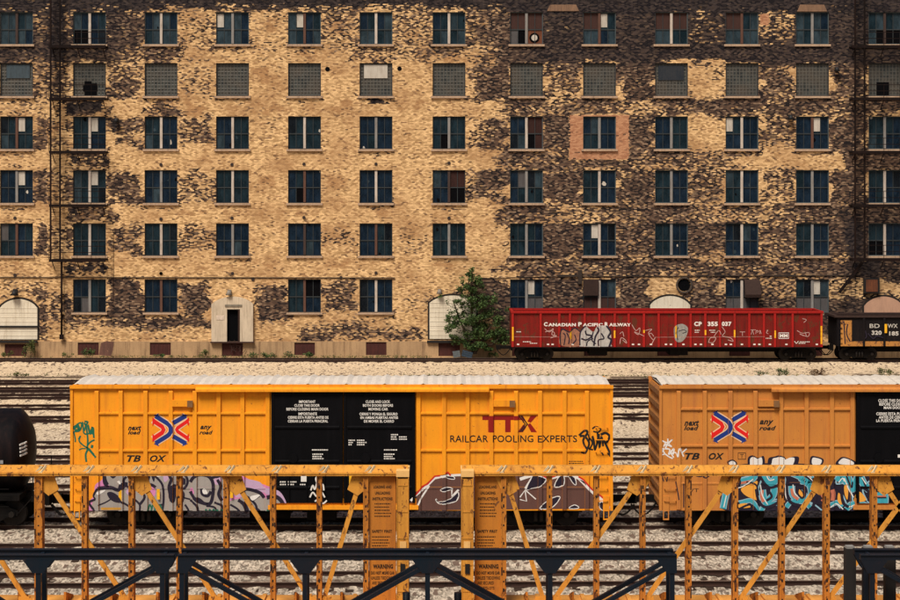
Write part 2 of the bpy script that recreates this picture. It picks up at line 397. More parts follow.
def build_warehouse():
    root = thing('brick_warehouse', (0, DW, 0), 'long six-row derelict brick warehouse with sooty cream walls and blue-black windows', 'warehouse')
    X0, X1, ZB, ZT = -46., 46., -.4, 28.0
    wins = []
    cols = [-57] + CX + [957]
    for ci, cx in enumerate(cols):
        for ri, (t, b) in enumerate(RZ):
            if ri == 5 and ci - 1 in (0, 3, 6, 9, 12): continue
            wins.append((ci - 1, ri, cx - CW, cx + CW, t, b))
    xe = set(); ze = set()
    for c, r, a, b, t, u in wins: xe |= {round(X(a, DW), 3), round(X(b, DW), 3)}; ze |= {round(Z(t, DW), 3), round(Z(u, DW), 3)}
    def lines(e, lo, hi, st):
        e = sorted(e | {lo, hi}); out = []
        for a, b in zip(e, e[1:]):
            k = max(1, round((b - a) / st)); out += [a + (b - a) * i / k for i in range(k)]
        return np.array(out + [hi])
    zb = Z(341.3, DW)
    xs = lines(xe, X0, X1, .22); zs = lines(ze | {round(zb, 3)}, ZB, ZT, .22)
    XX, ZZ = np.meshgrid(xs, zs)
    mask = np.ones((len(zs) - 1, len(xs) - 1), bool)
    xc = (xs[1:] + xs[:-1]) / 2; zc = (zs[1:] + zs[:-1]) / 2
    for c, r, a, b, t, u in wins:
        mask &= ~(((xc > X(a, DW)) & (xc < X(b, DW)))[None, :] & ((zc > Z(u, DW)) & (zc < Z(t, DW)))[:, None])
    me = grid_mesh('wall', np.stack([XX, np.zeros(XX.shape), ZZ], -1), mask)
    PX = XX * F / DW + VX; PY = (EYE - ZZ) * F / DW + VY
    wob1 = (vnoise(xs, zs, (1.1, .8), 31) - .5) * 17 + (vnoise(xs, zs, (.45, .35), 35) - .5) * 13; wob2 = (vnoise(xs, zs, (1.3, .7), 32) - .5) * 10 + (vnoise(xs, zs, (.5, .3), 36) - .5) * 5
    s = soot_at(PX + wob1, PY + wob2) + (vnoise(xs, zs, (3., 1.5), 33) - .5) * .22
    for ci, cx in enumerate(CX):                          # drips below the sill centres, dark crowns at the window heads
        for ri, (t, b) in enumerate(RZ):
            g = np.exp(-((PX - cx) / 9) ** 2 - ((PY - (t - 4)) / 4.5) ** 2) * (.30 if cx < 480 else .5) * RS.rand() * 1.3
            s = np.maximum(s, s * .5 + g)
            if ri < 5:
                g = np.exp(-((PX - cx) / 15) ** 2 - ((PY - (b + 5)) / 3) ** 2) * .45 * RS.rand(); s = s + g
            s = s + np.exp(-((PX - cx - 17) / 3.5) ** 2 - ((PY - (b + 1)) / 5) ** 2) * .35 * RS.rand()
            s = s + np.exp(-((PX - cx + 17) / 3.5) ** 2 - ((PY - (b + 1)) / 5) ** 2) * .35 * RS.rand()
    s = s + (PX < 50) * .04 + np.clip((PX - 480) / 40, 0, 1) * .07 * np.clip((330 - PY) / 10, 0, 1) * (s > .3)
    fe = np.exp(-((PX - 57) / 7) ** 2) * .10 * (PY < 260) + np.exp(-((PX - 858) / 9) ** 2) * .12 * (PY < 262)
    s = s + fe
    att = me.attributes.new('soot', 'FLOAT', 'POINT'); att.data.foreach_set('value', np.clip(s, 0, 1).reshape(-1).astype(np.float32))
    pk = ((PX > 570) & (PX < 629) & (PY > 115) & (PY < 160)) | ((PX > 760) & (PX < 770) & (PY > 14) & (PY < 26))
    att = me.attributes.new('pink', 'FLOAT', 'POINT'); att.data.foreach_set('value', (pk * (.85 + 0 * PX)).reshape(-1).astype(np.float32))
    stn = np.zeros(PX.shape); q = np.random.RandomState(4)
    for ci, cx in enumerate(CX[:-1]):
        mx = (cx + CX[ci + 1]) / 2
        for t, b_ in RZ:
            for (sx_, sy_, rx, ry) in ((mx, b_ + 10, 17, 6.5), (mx, (t + b_) / 2 - 4, 13, 8), (cx, b_ + 10, 13, 4.5)):
                k = max(0, q.rand() * 1.3 - .35) * (1.0 if mx < 520 else .5)
                stn = np.maximum(stn, k * np.exp(-(((PX + wob2 * 1.2 - sx_ - q.uniform(-4, 4)) / (rx * 1.25)) ** 2 + ((PY + wob1 * .5 - sy_ - q.uniform(-2, 3)) / (ry * 1.2)) ** 2)))
    att = me.attributes.new('stain', 'FLOAT', 'POINT'); att.data.foreach_set('value', stn.reshape(-1).astype(np.float32))
    s = np.where((np.abs(PX - 57) < 9) & (PY > 100), s * .6, s)
    s = np.where((s > .34) & (PX > 480), s * 1.06 + .035, s); s = np.where(PX <= 480, np.clip(s, 0, .80) * .97 + .02, s)
    s = np.where(pk, s * .35, s)
    bk = np.clip((14 - PY) / 10, 0, 1) + np.clip((PX - 480) / 60, 0, 1) * .6 * np.clip((75 - PY) / 15, 0, 1) + np.clip((170 - PX) / 60, 0, 1) * .5 * np.clip((75 - PY) / 20, 0, 1) + np.clip((PX - 836) / 10, 0, 1) * np.clip((PY - 195) / 15, 0, 1) * .35
    bk += np.exp(-((PX - 57) / 6) ** 2) * .5 * (PY < 120)
    for (dx, dy, rx, ry) in [(85, 105, 10, 6), (72, 108, 6, 7), (100, 106, 6, 7), (75, 159, 5, 7), (88, 161, 6, 5), (104, 160, 4, 6), (72, 212, 5, 6), (88, 268, 8, 6), (104, 268, 5, 6), (70, 268, 5, 6), (116, 124, 4, 12), (376, 101, 13, 4), (853, 240, 7, 16), (868, 268, 10, 6)]:
        g = np.exp(-((PX + wob1 * .3 - dx) / rx) ** 2 - ((PY - dy) / ry) ** 2); bk = bk + g; 
        s = np.maximum(s, g * .95)
    me.attributes['soot'].data.foreach_set('value', np.clip(s, 0, 1).reshape(-1).astype(np.float32))
    att = me.attributes.new('black', 'FLOAT', 'POINT'); att.data.foreach_set('value', np.clip(bk, 0, 1).reshape(-1).astype(np.float32))
    me.materials.append(MW)
    wall = bpy.data.objects.new('wall', me); COL.objects.link(wall); wall.parent = root
    bm = bmesh.new(); bm.from_mesh(me)
    for v in [v for v in bm.verts if not v.link_faces]: bm.verts.remove(v)
    bm.to_mesh(me); bm.free()
    # reveals + other three sides and roof
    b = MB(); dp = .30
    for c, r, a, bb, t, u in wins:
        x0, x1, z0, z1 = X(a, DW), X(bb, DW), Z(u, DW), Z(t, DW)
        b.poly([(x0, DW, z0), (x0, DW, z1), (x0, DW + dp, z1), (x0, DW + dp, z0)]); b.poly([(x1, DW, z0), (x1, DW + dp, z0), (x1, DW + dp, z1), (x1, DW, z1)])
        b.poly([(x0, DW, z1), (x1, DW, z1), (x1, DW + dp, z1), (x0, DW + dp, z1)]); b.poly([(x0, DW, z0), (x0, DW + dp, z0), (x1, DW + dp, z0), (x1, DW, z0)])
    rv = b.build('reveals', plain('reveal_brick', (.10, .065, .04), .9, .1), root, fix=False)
    b = MB(); b.box(X0, X0 + .35, DW + .01, DW + 24, ZB, ZT); b.box(X1 - .35, X1, DW + .01, DW + 24, ZB, ZT); b.box(X0, X1, DW + 23.6, DW + 24, ZB, ZT)
    b.build('side_walls', paint('plain_brick', (.36, .23, .12), (.05, .035, .03), .8, .9), root)
    b = MB(); b.box(X0 + .36, X1 - .36, DW + .31, DW + 23.59, ZT - .6, ZT - .3); b.box(X0 - .1, X1 + .1, DW - .12, DW + .38, ZT + .002, ZT + .25)
    b.build('roof', plain('roof_tar', (.04, .038, .036), .9, .1), root)
    # foundation band
    b = MB()
    base = [(5, 27, 344, 356), (78, 99, 342.5, 355), (150, 171, 342.5, 355), (222, 243, 342, 356), (294.5, 315, 342.5, 355), (366, 386.5, 342, 355), (438.5, 460, 342, 356), (512, 534, 342, 356), (584, 606, 342, 356), (657, 679, 342, 356), (729, 750, 342, 356), (800, 822, 342, 356)]
    x = X0; y0 = DW - .10
    for a, bb, t, u in base:
        x0, x1 = X(a, DW), X(bb, DW); z0, z1 = max(-.3, Z(u, DW)), Z(t, DW)
        b.box(x, x0, y0, DW + .05, ZB, zb); b.box(x0, x1, y0, DW + .05, ZB, z0); b.box(x0, x1, y0, DW + .05, z1, zb); x = x1
    b.box(x, X1, y0, DW + .05, ZB, zb)
    b.build('foundation', M_conc, root)
    for i, (a, bb, t, u) in enumerate(base):
        x0, x1 = X(a, DW), X(bb, DW); z0, z1 = max(-.3, Z(u, DW)), Z(t, DW)
        b = MB(); b.box(x0 + .003, x1 - .003, DW - .022, DW - .002, z0, z1)
        for k in range(1, 5): b.box(x0 + (x1 - x0) * k / 5 - .02, x0 + (x1 - x0) * k / 5 + .02, DW - .04, DW - .022, z0 + .003, z1 - .003)
        b.build('basement_shutter', paint('basement_red', (.07, .018, .014), (.015, .008, .008), .8, .8, sc=3), root)
    # windows
    rnd = random.Random(5)
    for c, r, a, bb, t, u in wins:
        x0, x1, z0, z1 = X(a, DW), X(bb, DW), Z(u, DW), Z(t, DW); cx = (a + bb) / 2
        yf = DW + .10
        if r == 1:
            b = MB(); b.box(x0 + .002, x1 - .002, yf + .08, yf + .16, z0 + .002, z1 - .002)
            wmat = [MGB, M_frame]
            for q in (x0, x1 - .07): b.box(q + .003, q + .067, yf, yf + .078, z0 + .004, z1 - .004, 1)
            b.box(x0 + .07, x1 - .07, yf, yf + .078, z1 - .07, z1 - .004, 1); b.box(x0 + .07, x1 - .07, yf, yf + .078, z0 + .004, z0 + .06, 1)
            wo = b.build('window', wmat, root)
            def patch(nm, p0, q0, p1, q1, mm, lab):
                g = MB(); g.box(X(p0, DW), X(p1, DW), yf + .02, yf + .076, Z(q1, DW), Z(q0, DW)); o = g.build(nm, mm, wo); o['label'] = lab
            if c == 1:
                for (p0, q0, p1, q1) in ((84, 81, 91, 96), (82.5, 85, 97, 91), (91, 83, 96.5, 96)):
                    g = MB(); g.box(X(p0, DW), X(p1, DW), yf + .05 + .002 * p0 / 84, yf + .078, Z(q1, DW), Z(q0, DW)); g.build('broken_hole', G[4], wo)
            if c == 0: patch('board', 6, 64.5, 29.5, 78, paint('board_blue', (.05, .075, .095), (.02, .02, .02), .9, .8, sc=3), 'dark blue sheet patched over the glass blocks')
            if c == 5: patch('board', 364, 64.5, 387.5, 78, G[6], 'dirty white sheet patched over the glass blocks')
            if c == 9: patch('board', 658.5, 65.5, 684, 80, paint('board_navy', (.012, .018, .028), (.06, .055, .05), .5, .8, sc=3), 'dark sheet patched over the glass blocks')
            if c == 12: patch('broken_hole', 877, 82, 889.5, 95.5, G[4], 'black hole broken through the glass blocks')
            if c in (10, 0): pass
        else:
            mi = 0 if rnd.random() < .62 else (1 if rnd.random() < .6 else 2)
            if r == 0: mi = {0: 3, 1: 0, 2: 0, 3: 1, 4: 2, 5: 0, 6: 0, 7: 1, 8: 2, 9: 0, 10: 2, 11: 1, 12: 3}.get(c, 0)
            if r == 4 and c == 4 or r == 3 and c == 6: mi = 3
            if r >= 3 and c >= 7: mi = 1 if c % 2 else 0
            fm = M_frameblue if (r == 0 or c >= 7) else M_frame
            b = MB(); gb = MB()
            e = .05; mw = .09
            xm = (x0 + x1) / 2
            b.box(x0 + .002, x0 + e, yf, yf + .1, z0 + .002, z1 - .002); b.box(x1 - e, x1 - .002, yf, yf + .1, z0 + .002, z1 - .002)
            b.box(x0 + e, x1 - e, yf, yf + .1, z1 - e, z1 - .002); b.box(x0 + e, x1 - e, yf, yf + .1, z0 + .002, z0 + e)
            b.box(xm - mw, xm + mw, yf - .03, yf + .1, z0 + e, z1 - e, 1)
            zm = z0 + (z1 - z0) * (.47 if r != 0 else .46)
            for s in (-1, 1):
                l, rr_ = (x0 + e, xm - mw) if s < 0 else (xm + mw, x1 - e)
                b.box(l, rr_, yf + .02, yf + .1, zm - .035, zm + .035, 2)
                xc_ = (l + rr_) / 2
                b.box(xc_ - .02, xc_ + .02, yf + .03, yf + .1, z0 + e, zm - .035, 2); b.box(xc_ - .02, xc_ + .02, yf + .03, yf + .1, zm + .035, z1 - e, 2)
                tone = rnd.choice([0, 0, 0, 1, 1])
                for (la, lb, qa, qb, up, hf) in ((l, xc_ - .02, zm + .035, z1 - e, 1, 0), (xc_ + .02, rr_, zm + .035, z1 - e, 1, 1), (l, xc_ - .02, z0 + e, zm - .035, 0, 0), (xc_ + .02, rr_, z0 + e, zm - .035, 0, 1)):
                    g = tone if rnd.random() < .8 else rnd.choice([1, 0, 3, 2])
                    if r == 0: g = rnd.choice([1, 2, 2, 0])
                    if r == 0 and c in (7, 8, 9, 10) and up and not (c == 10 and s > 0): g = 5
                    if r == 0 and c == 8 and up and s > 0: g = 6 if hf == 0 else 1
                    if r == 0 and c == 7 and s > 0 and not up: g = 8
                    if r == 0 and c == 7 and s < 0 and not up: g = 7 if hf == 0 else 4
                    if r == 0 and c == 1 and s < 0 and not up: g = 4
                    if r == 0 and c == 1 and s > 0 and not up and hf: g = 3
                    if r == 0 and c == 12 and not up and (s > 0 or hf): g = 4
                    if r == 0 and c == 3 and s < 0 and up and hf == 0: g = 6
                    if r == 0 and c == 4 and s < 0 and up and hf: g = 6
                    if r == 2 and up and ((c in (0, 1) and s > 0 and hf == 0) or (c == 11 and s > 0 and hf == 0) or (c == 10 and s < 0 and hf == 0)): g = 6
                    if r == 2 and c == 7 and s > 0: g = 9 if up or hf else 4
                    if r == 2 and c == 6 and s < 0 and not up and hf: g = 4
                    if r == 3 and up and ((c in (0, 1) and s > 0 and hf == 0) or (c == 7 and s < 0 and hf)): g = 6 if c < 7 else 7
                    if r == 3 and c == 6 and s > 0: g = (9 if up else 4)
                    if r == 3 and c == 4 and s < 0 and not up: g = 4 if hf else 0
                    if r == 4 and up and c == 8 and s < 0 and hf: g = 6
                    if r == 4 and up and c == 0 and s < 0 and hf == 0: g = 7
                    if r == 4 and c == 12 and s < 0 and not up: g = 4
                    if r == 5 and c >= 7 and not up: g = 7 if c != 8 else 5
                    if r == 5 and c == 7 and s < 0 and not up: g = 0
                    if r == 5 and up and c in (7, 11) and s > 0 and hf == 0: g = 6
                    if r == 5 and c == 4 and s > 0 and up: g = 4
                    if r == 5 and c == 1 and s < 0 and not up: g = 7 if hf else 3
                    gy = yf + .07
                    if g == 6: qa2 = qa + (qb - qa) * .12; gb.box(la + .03, lb - .02, gy - .015, gy + .003, qa2, qb - .06, 6); g = 1
                    gb.poly([(la, gy, qa), (lb, gy, qa), (lb, gy, qb), (la, gy, qb)], g)
                    if rnd.random() < .10 and g < 3:      # broken corner of a pane
                        px_ = rnd.uniform(la, lb); pz = rnd.uniform(qa, qb); rr2 = rnd.uniform(.06, .16)
                        pts = [(min(max(px_ + rr2 * math.cos(k) * rnd.uniform(.6, 1.2), la), lb), gy - .004, min(max(pz + 1.4 * rr2 * math.sin(k) * rnd.uniform(.6, 1.2), qa), qb)) for k in (0, 1.1, 2.2, 3.3, 4.4, 5.5)]
                        gb.poly(pts, rnd.choice([4, 4, 6, 2]))
            if r == 0 and c == 7:
                gb.cyl((X(534.5, DW), yf + .03, Z(37.5, DW)), (X(534.5, DW), yf + .06, Z(37.5, DW)), .22, 16, 6); gb.cyl((X(534.5, DW), yf + .045, Z(37.5, DW)), (X(534.5, DW), yf + .068, Z(37.5, DW)), .36, 16, 4)
            wo = b.build('window', [fm, M_mull[mi], paint('muntin_dark', (.030, .038, .042), (.02, .012, .01), .5, .7, sc=3)], root)
            gb.build('glass', G, wo, fix=False)
        sb = MB(); sw = 1.6
        if not (r == 5 and c >= 7): sb.box(X(cx - CW - sw, DW), X(cx + CW + sw, DW), DW - .14, DW + .095, z0 - .15, z0 - .003); sb.build('sill', M_sill, wo)
    # arched openings with sheet doors
    def arch(x0, x1, zb_, zs_, ztop, k=14):
        pts = [(x0, zb_), (x1, zb_), (x1, zs_)]
        for i in range(1, k):
            t = i / k; xx = x1 + (x0 - x1) * t; pts.append((xx, zs_ + (ztop - zs_) * (1 - (2 * t - 1) ** 2) ** .8))
        return pts + [(x0, zs_)]
    def door(name, p0, p1, top, spring, bot, mm, lab=None, lined=True):
        x0, x1 = X(p0, DW), X(p1, DW)
        b = MB(); b.prismY(arch(x0 - .13, x1 + .13, Z(bot, DW), Z(spring, DW) + .05, Z(top, DW) + .14), DW - .03, DW + .02, 0); fr = b.build('door_frame', plain('door_frame_black', (.02, .016, .014), .8, .2), root)
        b = MB(); b.prismY(arch(x0, x1, Z(bot, DW) + .05, Z(spring, DW), Z(top, DW)), DW - .07, DW - .035, 0)
        if lined:
            zz = Z(bot, DW) + .3
            while zz < Z(spring, DW): b.box(x0 + .02, x1 - .02, DW - .085, DW - .071, zz, zz + .05, 0); zz += .33
            b.box((x0 + x1) / 2 - .03, (x0 + x1) / 2 + .03, DW - .095, DW - .086, Z(spring, DW), Z(top, DW) - .05, 0)
            b.box(x0 - .08, x1 + .04, DW - .16, DW - .096, Z(326.6, DW) - .07, Z(326.6, DW) + .07, 1) if p0 < 100 else None
        o = b.build('door', [mm, plain('bar_black', (.012, .01, .01), .6)], fr)
        if lab: o['label'] = lab
    M_roll = paint('sheet_white', (.74, .67, .54), (.26, .18, .10), .6, .6, sc=1.5)
    door('door', 1 - 1, 37.5, 299, 308, 340, M_roll, 'cream ribbed sheet door at the far left')
    door('door', 429.5, 476, 295.5, 303, 339.5, M_roll, 'cream ribbed sheet door behind the tree')
    door('door', 650, 690, 296, 305, 340, M_roll, 'pale sheet door behind the red gondola')
    door('door', 864, 903, 296.5, 306, 341, paint('arch_pink', (.52, .30, .20), (.16, .09, .07), .5, .9, sc=2), 'pinkish bricked-up arch at the right', False)
    # dock ledge beneath the doors
    for a, bb in ((0, 38), (427, 478)):
        b = MB(); b.box(X(a, DW), X(bb, DW), DW - .3, DW - .105, zb - .1, zb + .06); b.build('dock_ledge', plain('bar_black', (.012, .01, .01), .6), root)
    # concrete portal with dark doorway
    b = MB(); x0, x1 = X(212, DW), X(253.5, DW); dx0, dx1 = X(227.5, DW), X(240.5, DW); zt = Z(309, DW)
    pts = arch(x0, x1, zb, Z(304, DW), Z(296.5, DW)); yy = DW - .35
    b.prismY([(x0, zb), (dx0, zb), (dx0, zt), (x0, zt)], yy, DW - .01); b.prismY([(dx1, zb), (x1, zb), (x1, zt), (dx1, zt)], yy, DW - .01)
    b.prismY([(x0, zt + .001), (x1, zt + .001)] + pts[2:], yy, DW - .01)
    b.box(X(225.5, DW), X(242.5, DW), yy - .05, yy - .002, Z(306.3, DW), Z(304.2, DW), 1)
    po = b.build('portal', [paint('portal_concrete', (.62, .51, .38), (.22, .16, .11), .7, .9, sc=2), plain('portal_trim', (.20, .17, .13), .9)], root)
    b = MB(); b.box(dx0, dx1, DW - .08, DW - .012, zb, zt); b.box(dx1 - .14, dx1 - .002, yy + .02, yy + .12, zb, zt, 1); b.build('doorway', [G[4], plain('door_brown', (.035, .015, .01), .8)], po)
    b = MB(); b.box(X(217, DW), X(225, DW), yy - .02, yy - .002, Z(319.5, DW), Z(315, DW)); b.build('sign_plate', plain('plate_pale', (.62, .50, .40), .8), po)
    b = MB(); b.box(X(211, DW), X(254.5, DW), DW - .42, DW - .105, zb - .09, zb - .002)
    rr2 = random.Random(2)
    for k in range(16):
        xx = X(rr2.uniform(223, 242), DW); zz = rr2.uniform(-.2, zb - .3); b.bar((xx, DW - .25, zz), (xx + rr2.uniform(-.7, .7), DW - .2, zz + rr2.uniform(.1, .6)), .03, .03)
    b.build('portal_ledge', plain('rust_scrap', (.05, .025, .02), .9), po)
    # lamps above doors
    def wlamp(px, py, mm, big=1.0):
        b = MB(); x, z = X(px, DW), Z(py, DW)
        b.cyl((x, DW - .02, z + .12), (x, DW - .35, z + .18), .035, 6); b.cyl((x, DW - .35, z + .2), (x, DW - .35, z - .12 * big), .08, 12, 0, .24 * big); b.box(x - .12 * big, x + .12 * big, DW - .14, DW - .02, z - .02, z + .22 * big)
        b.build('wall_lamp', mm, root)
    wlamp(15.5, 293, plain('lamp_black', (.012, .012, .014), .6), 1.3); wlamp(229.5, 293, plain('lamp_zinc', (.22, .19, .16), .6), 1.1); wlamp(439.5, 292, plain('lamp_zinc', (.22, .19, .16), .6))
    wlamp(790, 118, plain('lamp_black', (.012, .012, .014), .6), 1.1); wlamp(117, 121, plain('lamp_black', (.012, .012, .014), .6), .9); wlamp(836, 70, plain('lamp_black', (.012, .012, .014), .6), .9)
    # round holes
    for px, py, rad in ((684, 285, .44), (327.5, 69, .17), (399.5, 68.5, .16), (833, 281.5, .1)):
        b = MB(); b.cyl((X(px, DW), DW - .02, Z(py, DW)), (X(px, DW), DW + .02, Z(py, DW)), rad, 20, 0); 
        if rad > .3: 
            for k in range(20):
                t0, t1 = k * math.pi / 10, (k + 1) * math.pi / 10; c_, s_ = X(px, DW), Z(py, DW)
                b.bar((c_ + (rad + .1) * math.cos(t0), DW - .04, s_ + (rad + .1) * math.sin(t0)), (c_ + (rad + .1) * math.cos(t1), DW - .04, s_ + (rad + .1) * math.sin(t1)), .1, .2, 1, up=(0, 1, 0))
        b.build('vent_opening', [G[4], plain('vent_ring', (.07, .055, .045), .9)], root)
    # anchor plates + conduit
    b = MB()
    b.tube([(X(-20, DW), DW - .05, Z(277.3, DW)), (X(395, DW), DW - .05, Z(278, DW))], .035, 6); b.tube([(X(565, DW), DW - .05, Z(276.5, DW)), (X(860, DW), DW - .05, Z(275.3, DW))], .03, 6)
    b.tube([(X(478, DW), DW - .04, Z(278.5, DW)), (X(565, DW), DW - .04, Z(276, DW))], .02, 5)
    b.box(X(578, DW), X(582, DW), DW - .14, DW - .02, Z(284, DW), Z(270, DW)); b.box(X(560, DW), X(578, DW), DW - .12, DW - .02, Z(277, DW), Z(274.6, DW)); b.box(X(774, DW), X(796, DW), DW - .1, DW - .02, Z(276.5, DW), Z(274.8, DW))
    b.build('conduit', plain('conduit_dark', (.035, .024, .018), .8), root)
    for px, py in ((125, 278), (253, 279.5), (341, 277.5), (15, 275), (161, 273.5), (232.5, 273.5), (376, 273), (161, 164.5), (232, 164.5), (304, 164), (376, 164), (449, 163), (161, 219), (232, 218), (304, 217.5), (449, 218), (161, 268 + 5.4), (15, 218)):
        b = MB(); b.cyl((X(px, DW), DW - .05, Z(py, DW)), (X(px, DW), DW - .002, Z(py, DW)), .12, 8); b.build('wall_anchor', plain('anchor_iron', (.03, .02, .018), .8), root)
    # chute boxes at the lower right row
    b = MB(); b.box(X(583.5, DW), X(598.5, DW), DW - .12, DW - .005, Z(295.5, DW), Z(279.5, DW)); b.build('shutter_board', plain('shutter_dark_brown', (.035, .018, .014), .85), root)
    b = MB(); b.prismX([(DW - .005, Z(296, DW)), (DW - .005, Z(279.5, DW)), (DW - .35, Z(281, DW)), (DW - .75, Z(294, DW)), (DW - .7, Z(297, DW))], X(744, DW), X(759.5, DW)); b.build('chute_hood', plain('shutter_dark_brown', (.035, .018, .014), .85), root)
    b = MB(); b.box(X(863, DW), X(878.5, DW), DW - .3, DW - .005, Z(293, DW), Z(278, DW)); b.box(X(865, DW), X(876.5, DW), DW - .33, DW - .302, Z(291.5, DW), Z(279.5, DW), 1); b.build('rusty_box', [plain('bar_black', (.012, .01, .01), .6), paint('rusty_sheet', (.16, .05, .02), (.03, .015, .012), .8, .85, sc=4)], root)
    # pale lintel patches at the top
    for a, bb, t, u in ((547, 579, 4.5, 11), (797, 827, 4.5, 11.5)):
        b = MB(); b.prismY([(X(a, DW), Z(u, DW)), (X(bb, DW), Z(u, DW)), (X(bb - 3, DW), Z(t, DW)), (X(a + 3, DW), Z(t, DW))], DW - .06, DW - .003); b.build('lintel', paint('lintel_stone', (.24, .14, .085), (.06, .035, .03), .9, .9, sc=3), root)
build_warehouse()

# ------------------------------------------------------------------ fire escapes
M_fe = paint('fire_escape_iron', (.007, .005, .005), (.03, .013, .009), .6, .8, spec=.1)
def fire_escape(lx, px0, px1, levels, lab, drop):
    t = thing('fire_escape', (X(lx, DW), DW, 0), lab, 'fire escape')
    b = MB(); y = DW - .55
    zt = 27.6; zbt = Z(levels[-1] + (2 if drop else 0), DW)
    for q in (-4.7, 4.7): b.box(X(lx + q, DW) - .06, X(lx + q, DW) + .06, y - .04, y + .04, zbt, zt)
    z = zbt
    while z < zt: b.bar((X(lx - 4.7, DW), y, z), (X(lx + 4.7, DW), y, z), .025, .025); z += .32
    b.build('ladder', M_fe, t)
    for L in levels:
        z = Z(L, DW); b = MB(); x0, x1 = X(px0, DW), X(px1, DW)
        b.box(x0, x1, DW - 1.0, DW - .93, z - .17, z + .03); b.box(x0, x1, DW - .07, DW - .01, z - .10, z + .02)
        xx = x0
        while xx <= x1: b.box(xx, xx + .035, DW - .93, DW - .07, z - .03, z); xx += .16
        for k in range(3):
            xb = x0 + (x1 - x0) * (k * .45 + .05); b.bar((xb, DW - .98, z - .1), (xb, DW - .02, z - .75), .05, .05)
        b.build('platform', M_fe, t)
        b = MB()
        for h in (.5, .95):
            b.bar((x0, DW - .98, z + h), (x1, DW - .98, z + h), .045, .045)
        for k in range(5): xx = x0 + (x1 - x0) * k / 4; b.box(xx - .016, xx + .016, DW - .99, DW - .97, z, z + .95)
        b.build('railing', M_fe, t)
    if drop:
        b = MB(); b.cyl((X(62.5, DW), DW - .3, Z(259, DW)), (X(62.5, DW), DW - .3, Z(337, DW)), .075, 8); b.box(X(62.5, DW) - .14, X(62.5, DW) + .14, DW - .4, DW - .2, Z(339, DW), Z(334, DW))
        for pz in (275, 295, 315): b.box(X(62.5, DW) - .1, X(62.5, DW) + .1, DW - .3, DW - .004, Z(pz, DW), Z(pz, DW) + .07)
        b.build('drop_pipe', M_fe, t)
        b = MB(); 
        for pz in range(235, 338, 5): b.bar((X(110.5, DW), DW - .05, Z(pz, DW)), (X(114, DW), DW - .05, Z(pz, DW)), .02, .02)
        b.tube([(X(113.5, DW), DW - .05, Z(232, DW)), (X(113.5, DW), DW - .05, Z(300, DW))], .012, 5)
        b.build('wall_rungs', M_fe, t)
    else:
        b = MB(); p, q = (X(861, DW), DW - .6, Z(262, DW)), (X(838, DW), DW - .6, Z(292, DW))
        for o in (0, .35): b.bar((p[0], p[1] + o, p[2]), (q[0], q[1] + o, q[2]), .06, .14)
        b.bar((q[0] - .1, q[1], q[2]), (q[0] + .3, q[1], q[2] - .05), .3, .05)
        b.build('counterweight_stair', M_fe, t)
fire_escape(57, 52, 108, [46.5, 98.5, 151.5, 204.5, 259], 'dark iron fire escape with ladder and platforms at the left of the facade', True)
fire_escape(858, 849, 912, [46.5, 98.5, 151.5, 204.5, 258], 'dark iron fire escape with a slanting drop stair at the right end of the facade', False)

# ------------------------------------------------------------------ flat painted marks (letters, logos, graffiti) laid on a side sheet and over its posts
def stroke(pts, w, closed=False, smooth=True, taper=False):
    """ribbon of width w along (x,z) points -> list of quads"""
    p = [Vector(q) for q in pts]
    if smooth and len(p) > 2:
        o = []; n = len(p); rng = range(n if closed else n - 1)
        for i in rng:
            a = p[(i - 1) % n] if closed or i > 0 else p[0]; b_ = p[i]; c = p[(i + 1) % n]; d = p[(i + 2) % n] if closed or i + 2 < n else p[-1]
            for k in range(5):
                t = k / 5; o.append(.5 * ((2 * b_) + (c - a) * t + (2 * a - 5 * b_ + 4 * c - d) * t * t + (3 * b_ - a - 3 * c + d) * t ** 3))
        if not closed: o.append(p[-1])
        p = o
    out = []; n = len(p); L = []; R = []
    for i in range(n):
        a = p[i - 1] if (i > 0 or closed) else p[i]; c = p[(i + 1) % n] if (i < n - 1 or closed) else p[i]
        d = (c - a); d = d.normalized() if d.length > 1e-6 else Vector((1, 0)); nn = Vector((-d.y, d.x)) * w / 2
        if taper: nn *= .35 + .65 * math.sin(math.pi * min(1, max(0, i / (n - 1))))
        L.append(p[i] + nn); R.append(p[i] - nn)
    for i in range(n if closed else n - 1):
        j = (i + 1) % n; out.append([L[i], L[j], R[j], R[i]])
    return out
def smoothpoly(pts, k=4):
    p = [Vector(q) for q in pts]; n = len(p); o = []
    for i in range(n):
        a, b_, c, d = p[i - 1], p[i], p[(i + 1) % n], p[(i + 2) % n]
        for j in range(k):
            t = j / k; o.append(.5 * ((2 * b_) + (c - a) * t + (2 * a - 5 * b_ + 4 * c - d) * t * t + (3 * b_ - a - 3 * c + d) * t ** 3))
    return o
